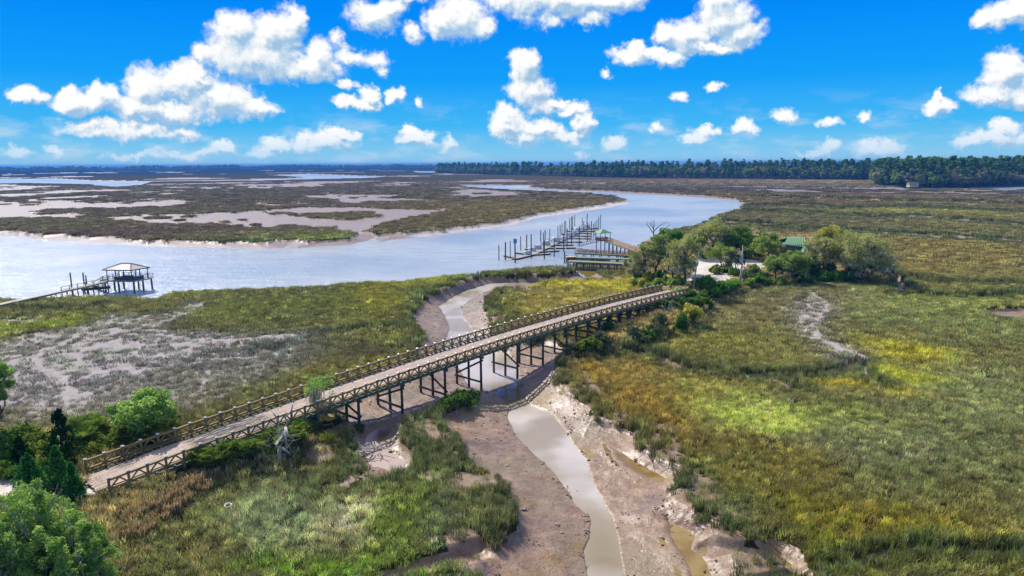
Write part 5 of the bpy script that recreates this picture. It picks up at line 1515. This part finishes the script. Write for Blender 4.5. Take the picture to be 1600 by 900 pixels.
# dead trees and driftwood
def snag(name, branches, label, cat, r0_=.16, foot=None, m=None, twigs=0, seed=1, depth=.5, thin=.62):
    bx_, by_ = foot or branches[0][0]
    p = G(bx_, by_); root = empty(name, tuple(p), 0, label, cat); g = np.random.default_rng(seed)
    for n, br in enumerate(branches):
        pts = []
        for k, q in enumerate(br):
            w = atY(q[0], q[1], p.y) - p
            pts.append((w.x, (w.y + g.normal() * depth * .5 * (k > 0)), w.z - (.4 if n == 0 and k == 0 else 0)))
        rr = r0_ * (1 if n == 0 else thin)
        mb = MB(); mb.tube(pts, [max(.02, rr * (1 - .75 * k / (len(pts) - 1))) for k in range(len(pts))], 7)
        for _ in range(twigs):
            k = int(g.integers(1, len(pts))); a_ = np.array(pts[k]); e = a_ + g.normal(size=3) * .9 + np.array([0, 0, .5])
            mb.tube([a_, (a_ + e) / 2 + g.normal(size=3) * .12, e], [.035, .025, .01], 4, False)
        mb.build('trunk' if n == 0 else 'branch', m or M_DEAD, root, smooth=True)
    return root
s = snag('dead_tree', [[(441,722),(437,710),(439,698),(437,686),(444,674),(447,662),(446,652),(452,645),(457,634)],[(437,690),(431,678),(433,662),(431,641)],[(439,712),(430,713),(424,718),(415,712),(410,702),(402,697),(398,684)],
     [(412,706),(405,716),(408,726),(406,742)],[(424,716),(429,728),(421,738)],[(446,668),(455,674),(459,690)],[(444,674),(450,684),(448,700)],[(402,697),(395,704),(393,716)],[(415,712),(418,702),(415,694)],[(439,700),(448,708),(456,724)]], 'gnarled grey dead tree with forked bare limbs, in front of the near railing', 'dead tree', .24, twigs=6, seed=2, depth=1.1)
s = snag('mossy_tree', [[(490,667),(489,650),(491,630),(492,610)],[(490,640),(484,622),(482,612)],[(491,632),(499,620),(503,610)],[(490,650),(497,640),(503,628)]],
     'slender moss-draped tree with small feathery crown against the nearer railing', 'tree', .3, seed=3, twigs=2)
g = np.random.default_rng(4); p0_ = s.location
cc = np.array([list(atY(494 + 11 * g.normal(), 600 + 6.5 * g.normal(), p0_.y + g.normal() * 1.1) - p0_) for _ in range(44)])
crown_mesh('crown', [leaves_np(cc, np.full(44, .5), 34, .10, g, 2.8, .2, .6)], LM['feather'], s)
V = []; F = []; S = []
for k in range(330):
    yy = g.uniform() ** 1.5; q = atY(491 + g.normal() * (6.5 - 4 * yy) + 3 * math.sin(k % 7), 606 + 44 * yy, p0_.y + g.normal() * .5) - p0_
    l_ = g.uniform(.5, 1.6); w = g.uniform(.04, .1); a_ = g.uniform(0, 3.1); dx, dy = math.cos(a_) * w, math.sin(a_) * w; b0 = len(V)
    V += [(q.x - dx, q.y - dy, q.z), (q.x + dx, q.y + dy, q.z), (q.x + dx * .6, q.y + dy * .6, q.z - l_ * .6), (q.x, q.y, q.z - l_)]; F.append((b0, b0 + 1, b0 + 2, b0 + 3)); S += [g.uniform()] * 4
mesh_np('moss', V, F, M_MOSS, s, {'shade': ('POINT', 'FLOAT', S)})
snag('dead_tree', [[(1156,444),(1157,426),(1160,405),(1161,383)],[(1160,408),(1157,397),(1151,391)],[(1157,430),(1163,420),(1168,423),(1170,432)],[(1159,414),(1155,404)],[(1156,438),(1160,441),(1162,446)]],
     'bleached white dead trunk with an arched limb at the front of the clearing', 'dead tree', .30, seed=5, thin=.85, depth=.9, m=simple('bleached_wood', (214, 206, 194), .8, var=.2, scale=2))
snag('dead_tree', [[(1083,454),(1087,430),(1091,392)],[(1089,416),(1093,404)],[(1088,424),(1084,414)]], 'tall thin leaning dead trunk at the left of the sandy clearing', 'dead tree', .22, seed=6)
snag('dead_tree', [[(1022,420),(1022,390),(1021,365),(1022,345)],[(1022,366),(1015,356),(1010,350)],[(1021,362),(1030,353),(1040,348)],[(1022,372),(1034,362),(1046,352)],[(1021,358),(1018,350)]],
     'dark bare-topped dead tree rising above the left oaks', 'dead tree', .22, m=M_DBARK, twigs=4, seed=7)
snag('dead_shrub', [[(938,514),(937,505),(936,498)],[(938,514),(942,505),(943,496)],[(938,514),(931,507),(928,500)],[(938,514),(945,508),(948,503)],[(938,514),(940,500),(939,494)]],
     'bleached bare branches standing by the foot of the bridge, right of the creek', 'dead shrub', .09, twigs=4, seed=8)
snag('dead_shrub', [[(1043,494),(1044,482),(1047,472)],[(1043,494),(1040,484),(1036,478)],[(1043,494),(1048,484),(1052,480)]], 'grey leafless shrub left of the golden bush', 'dead shrub', .09, twigs=5, seed=9)
snag('driftwood', [[(1217,434),(1225,430),(1233,426),(1240,428),(1251,424)],[(1233,427),(1236,433),(1242,436)]], 'pale fallen trunk lying at the marsh edge below the cottage', 'driftwood', .2, seed=10, depth=.2)
dw = empty('driftwood_pile', tuple(G(556, 706)), 0, 'tangle of grey driftwood branches beside the pink mud pool', 'driftwood')
g = np.random.default_rng(12); mb = MB()
for k in range(46):
    a_ = g.uniform(0, 6.28); c = g.normal(size=2) * np.array([1.5, .9]); L = g.uniform(.5, 1.5)
    mb.tube([(c[0] - math.cos(a_) * L, c[1] - math.sin(a_) * L, g.uniform(.0, .5)), (c[0], c[1], g.uniform(.15, .6)), (c[0] + math.cos(a_ + .4) * L, c[1] + math.sin(a_ + .4) * L, g.uniform(.0, .7))], [.06, .05, .02], 5, False)
mb.build('branches', M_DEAD, dw)
# little things in the grass
p = G(357, 797, .45); mb = MB()
ring = [(math.cos(a_) * .27, math.sin(a_) * .27, .0) for a_ in np.linspace(0, 2 * math.pi, 19)]
mb.tube(ring, [.07] * 19, 8, False); o = mb.build('white_ring', M_WHITE, None, smooth=True); o.location = p; o.rotation_euler = (.2, .1, 0)
tag(o, 'small white ring lying on the marsh grass in the foreground', 'ring')
snag('driftwood', [[(1206,806),(1212,816),(1216,822)],[(1208,812),(1214,811)],[(1211,816),(1217,815)]], 'bleached forked branch lying in the grass right of the ochre channel', 'driftwood', .07, seed=13, depth=.3)
# pale rocks at the right tip of the island
g = np.random.default_rng(15)
M_ROCK = simple('pale_rock', (206, 202, 198), .85, var=.25, scale=1.2)
for k, (px, py, s) in enumerate(((1384,424,1.3),(1388,419,1.5),(1393,424,1.1),(1390,429,1.0),(1381,431,.9),(1396,418,.9),(1385,414,.9),(1405,455,1.2),(1409,450,.8))):
    import bmesh
    bm = bmesh.new(); bmesh.ops.create_icosphere(bm, subdivisions=2, radius=1)
    for v in bm.verts:
        n_ = .25 * math.sin(v.co.x * 3.1 + k) + .2 * math.sin(v.co.y * 4.3 + 2 * k) + .15 * math.sin(v.co.z * 5 + k)
        v.co *= (1 + n_); v.co.z *= .6
    me = bpy.data.meshes.new('pale_rock'); bm.to_mesh(me); bm.free(); me.materials.append(M_ROCK)
    o = bpy.data.objects.new('pale_rock', me); COL.objects.link(o); p = G(px, py); o.location = p + Vector((0, 0, s * .2)); o.scale = (s, s, s); o.rotation_euler = (0, 0, g.uniform(0, 6))
    tag(o, 'pale boulder in the heap at the right tip of the island' if k < 7 else ('larger pale stone alone in the marsh channel beyond the island' if k == 7 else 'smaller pale stone beside the lone one in the marsh channel'), 'rock', 'boulders at the tip of the island' if k < 7 else None)

# ------------------------------------------------------------------ cottage on the island
Yc = U(1246, 412, 2)[1]
ct = empty('cottage', tuple(G(1246, 412)), 0, 'cottage with standing-seam green metal roof half hidden by trees', 'cottage')
L0 = ct.location
def RL(px, py, Y): return atY(px, py, Y) - L0
r1_ = RL(1232, 370.5, Yc + 3); r2_ = RL(1257, 371.5, Yc + 3); e1 = RL(1226, 382, Yc - 1.5); e2 = RL(1257, 386, Yc - 1.5)
M_SEAM = simple('seam_roof', (150, 206, 150), .35, var=.12, scale=.6)
def thick(mb, P, th=.12):
    P = [Vector(p) for p in P]; n = (P[1] - P[0]).cross(P[2] - P[0]).normalized() * th
    return mb.hexa([p - n for p in P] + P) if n.z > 0 else mb.hexa([p + n for p in P] + P)
mb = MB(); back1 = Vector((e1.x, r1_.y * 2 - e1.y, e1.z)); back2 = Vector((e2.x, r2_.y * 2 - e2.y, e2.z))
thick(mb, [e1, e2, r2_, r1_]); thick(mb, [r1_, r2_, back2, back1])
ro = mb.build('roof', M_SEAM, ct)
mb = MB()
for k in range(11):
    t_ = k / 10; mb.bar(e1.lerp(e2, t_) + Vector((0, 0, .16)), r1_.lerp(r2_, t_) + Vector((0, 0, .16)), .12, .12)
mb.build('seams', simple('seam_light', (188, 226, 170), .4, var=.05), ro)
mb = MB(); mb.box(((e1.x + e2.x) / 2, (e1.y + back1.y) / 2, e1.z / 2 - .1), (abs(e2.x - e1.x) - .9, abs(back1.y - e1.y) - .9, e1.z)); w_ = mb.build('wall', simple('cottage_wall', (128, 134, 116), .8), ct)
ap = RL(1263, 386.5, Yc - 4.5); a1 = RL(1252, 397, Yc - 4.5); a2 = RL(1271.5, 393, Yc - 4.5)
bk = Vector((0, 6.5, 0)); mb = MB()
thick(mb, [a1, ap, ap + bk, a1 + bk]); thick(mb, [ap, a2, a2 + bk, ap + bk]); mb.build('porch_roof', simple('green_roof_dark', (58, 136, 112), .4, var=.15), ct)
mb = MB()
for p_ in (a1, a2): mb.bar((p_.x, p_.y + .2, 0), (p_.x, p_.y + .2, p_.z - .1), .2, .2)
mb.build('porch_posts', M_PIERW, ct)
for k in range(3):
    x = e1.x + 1.6 + k * 2.0
    MB().box((x, e1.y + .42, e1.z * .55), (1.0, .1, 1.2)).build('window', simple('dark_glass', (40, 50, 56), .2), ct)

# ------------------------------------------------------------------ far woods
def far_proto(kind, seed):
    g = np.random.default_rng(seed)
    if kind == 'pine':
        root = empty('pine_tree', (0, 0, 0)); MB().tube([(0, 0, -1), (.3, 0, 16), (.2, .3, 27)], [.5, .38, .2], 5).build('trunk', M_BARK, root)
        n = 20; z = g.uniform(9, 31, n); th = g.uniform(0, 6.28, n); rr = g.uniform(.5, 5.2, n) * (1.1 - .75 * ((z - 9) / 22) ** 2)
        cen = np.stack([np.cos(th) * rr, np.sin(th) * rr, z], 1)
        crown_mesh('crown', [leaves_np(cen, g.uniform(1.5, 2.8, n), 30, 1.5, g, 1.2, .5, .6)], LM['pine'], root)
    else:
        root = empty('oak_tree', (0, 0, 0)); MB().tube([(0, 0, -1), (.4, .2, 8), (.2, 0, 14)], [.7, .5, .3], 5).build('trunk', M_BARK, root)
        n = 18; th = g.uniform(0, 6.28, n); ph = np.arcsin(g.uniform(-.8, 1, n)); rr = g.uniform(.5, 1, n)
        cen = np.stack([np.cos(th) * np.cos(ph) * 7 * rr, np.sin(th) * np.cos(ph) * 7 * rr, 12 + np.sin(ph) * 8.5 * rr], 1)
        crown_mesh('crown', [leaves_np(cen, g.uniform(2.0, 3.4, n), 34, 1.7, g, 1.1, .5, .8)], LM['far_oak' if kind == 'oak' else 'far_grey'], root)
    return root
protos = {k: [far_proto(k, s + 3 * n) for s in range(2)] for n, k in enumerate(('pine', 'oak', 'grey'))}
used = set()
LINE = [(682, 269.8), (760, 272), (900, 275.5), (1000, 277.5), (1130, 278.5), (1250, 279.5), (1340, 281), (1450, 281.5), (1700, 281)]
JUT = [(1366, 289), (1400, 290.5), (1450, 291), (1500, 290.5), (1540, 289), (1600, 288), (1680, 287)]
def along(line, step, z=.5):
    pts = [np.array(U(p[0], p[1], z)) for p in line]; out = []; 
    for a, b_ in zip(pts[:-1], pts[1:]):
        L = np.hypot(*(b_ - a)); n = max(1, int(L / step))
        for k in range(n): out.append(a + (b_ - a) * (k + .5) / n)
    return out
g = np.random.default_rng(21)
rows = [(p, 'line') for p in along(LINE, 10.0)] + [(p, 'jut') for p in along(JUT, 8.0)]
for p, w in rows:
    if w == 'jut': k = g.choice(['grey', 'oak', 'pine'], p=[.5, .42, .08]); s = g.uniform(.55, .95)
    else: k = g.choice(['pine', 'oak', 'grey'], p=[.40, .48, .12]); s = g.uniform(.68, 1.10) if k == 'pine' else g.uniform(.7, 1.2)
    lst = protos[k]; i = int(g.integers(0, 2))
    if id(lst[i]) in used: o = copy_tree(lst[i])
    else: o = lst[i]; used.add(id(o))
    x, y = p + g.normal(size=2) * 4
    o.location = (x, y, 0); o.scale = (s, s, s * g.uniform(.85, 1.1)); o.rotation_euler = (0, 0, g.uniform(0, 6.28))
    if k == 'pine': lab = 'tall dark pine in the front row of the far forest edge'
    elif k == 'oak': lab = 'rounded green oak in the front row of the far forest edge'
    else: lab = 'pale grey-green tree in the front row of the far forest edge'
    if w == 'jut': lab = lab.replace('in the front row of the far forest edge', 'on the wooded point at the far right')
    tag(o, lab, 'tree', 'trees along the far forest edge' if w == 'line' else 'trees on the wooded point')
def instancer(name, x, y, sc, roots, label):
    coll = []
    for k, r_ in enumerate(roots):          # one joined stand-in mesh per kind for the many trees behind
        V = []; F = []; MI = []; n = 0; mats = []; sh = []
        for ch in r_.children:
            me = ch.data; v = np.empty(len(me.vertices) * 3, np.float32); me.vertices.foreach_get('co', v); V.append(v.reshape(-1, 3))
            for f in me.polygons: F.append([i + n for i in f.vertices]); MI.append(len(mats))
            if 'shade' in me.attributes:
                a = np.empty(len(me.vertices), np.float32); me.attributes['shade'].data.foreach_get('value', a); sh.append(a)
            else: sh.append(np.zeros(len(me.vertices), np.float32))
            mats.append(me.materials[0]); n += len(me.vertices)
        me = bpy.data.meshes.new(name + '_tree'); me.from_pydata(np.concatenate(V).tolist(), [], F)
        for mm in mats: me.materials.append(mm)
        me.polygons.foreach_set('material_index', MI)
        a = me.attributes.new('shade', 'FLOAT', 'POINT'); a.data.foreach_set('value', np.concatenate(sh))
        coll.append(bpy.data.objects.new(name + '_tree', me))
    return grass_layer(name, coll, x, y, np.zeros(len(x)), np.stack([sc, sc, sc * g.uniform(.85, 1.1, len(x))], 1), np.zeros((len(x), 3)), label)
# deeper woods on the right
pts = [];
for line, dep, n in ((LINE, 160, 1500), (JUT, 330, 1500)):
    w = [np.array(U(p[0], p[1], .5)) for p in line]
    for _ in range(n):
        i = int(g.integers(0, len(w) - 1)); t_ = g.uniform(); p = w[i] * (1 - t_) + w[i + 1] * t_
        d = p / np.hypot(*p); pts.append(p + d * (12 + g.uniform() ** 1.2 * dep))
pts = np.array(pts)
instancer('far_wood', pts[:, 0], pts[:, 1], g.uniform(.8, 1.12, len(pts)), [protos['pine'][0], protos['pine'][1], protos['oak'][0], protos['pine'][0], protos['oak'][1], protos['grey'][0]], 'dense mixed wood behind the front row on the right horizon')
n = 5200
a_ = g.uniform(R(-46), R(-3), n); r_ = g.uniform(4300, 5000, n); bump_ = fbm(a_ * 30, a_ * 0, 3, 5)
instancer('distant_wood', r_ * np.sin(a_), r_ * np.cos(a_), (.62 + .45 * bump_) * g.uniform(.8, 1.15, n) * 1.05, [protos['pine'][0], protos['oak'][0], protos['oak'][1]], 'blue distant wood along the left horizon')
# yellow house on the wooded point
p = U(1418, 291, .5); hs = empty('house', (p[0], p[1] - 10, 0), .1, 'small pale yellow house at the edge of the far wooded point', 'house'); hs.scale = (.75, .75, .8)
M_YW = simple('yellow_wall', (222, 206, 140), .8, var=.08)
MB().box((0, 0, 2.2), (15, 7, 4.6)).build('wall', M_YW, hs)
ro = MB().add([(-8.2, -4.4, 4.4), (8.2, -4.4, 4.4), (8.2, 4.4, 4.4), (-8.2, 4.4, 4.4), (-7, 0, 7.4), (7, 0, 7.4)], [(0, 1, 5, 4), (2, 3, 4, 5), (1, 2, 5), (3, 0, 4), (3, 2, 1, 0)]).build('roof', simple('house_roof', (120, 108, 96), .8), hs)
for k in range(4): MB().box((-5.2 + k * 3.5, -3.53, 2.6), (1.3, .1, 1.8)).build('window', simple('dark_glass', (40, 50, 56), .2), hs)

# ------------------------------------------------------------------ the air
hz = MB().box((0, 6500, 20.5), (26000, 15000, 49)).build('haze', None)
hm = bpy.data.materials.new('haze'); hm.use_nodes = True
t = NT(hm.node_tree); t.n.clear()
pvn = t.node('ShaderNodeVolumePrincipled'); pvn.inputs['Color'].default_value = (.10, .38, 1.0, 1); pvn.inputs['Density'].default_value = 1.25e-4
pvn.inputs['Anisotropy'].default_value = 0.0
om = t.node('ShaderNodeOutputMaterial'); t.l.new(pvn.outputs[0], om.inputs['Volume'])
hz.data.materials.append(hm); tag(hz, None, None, None, 'stuff')
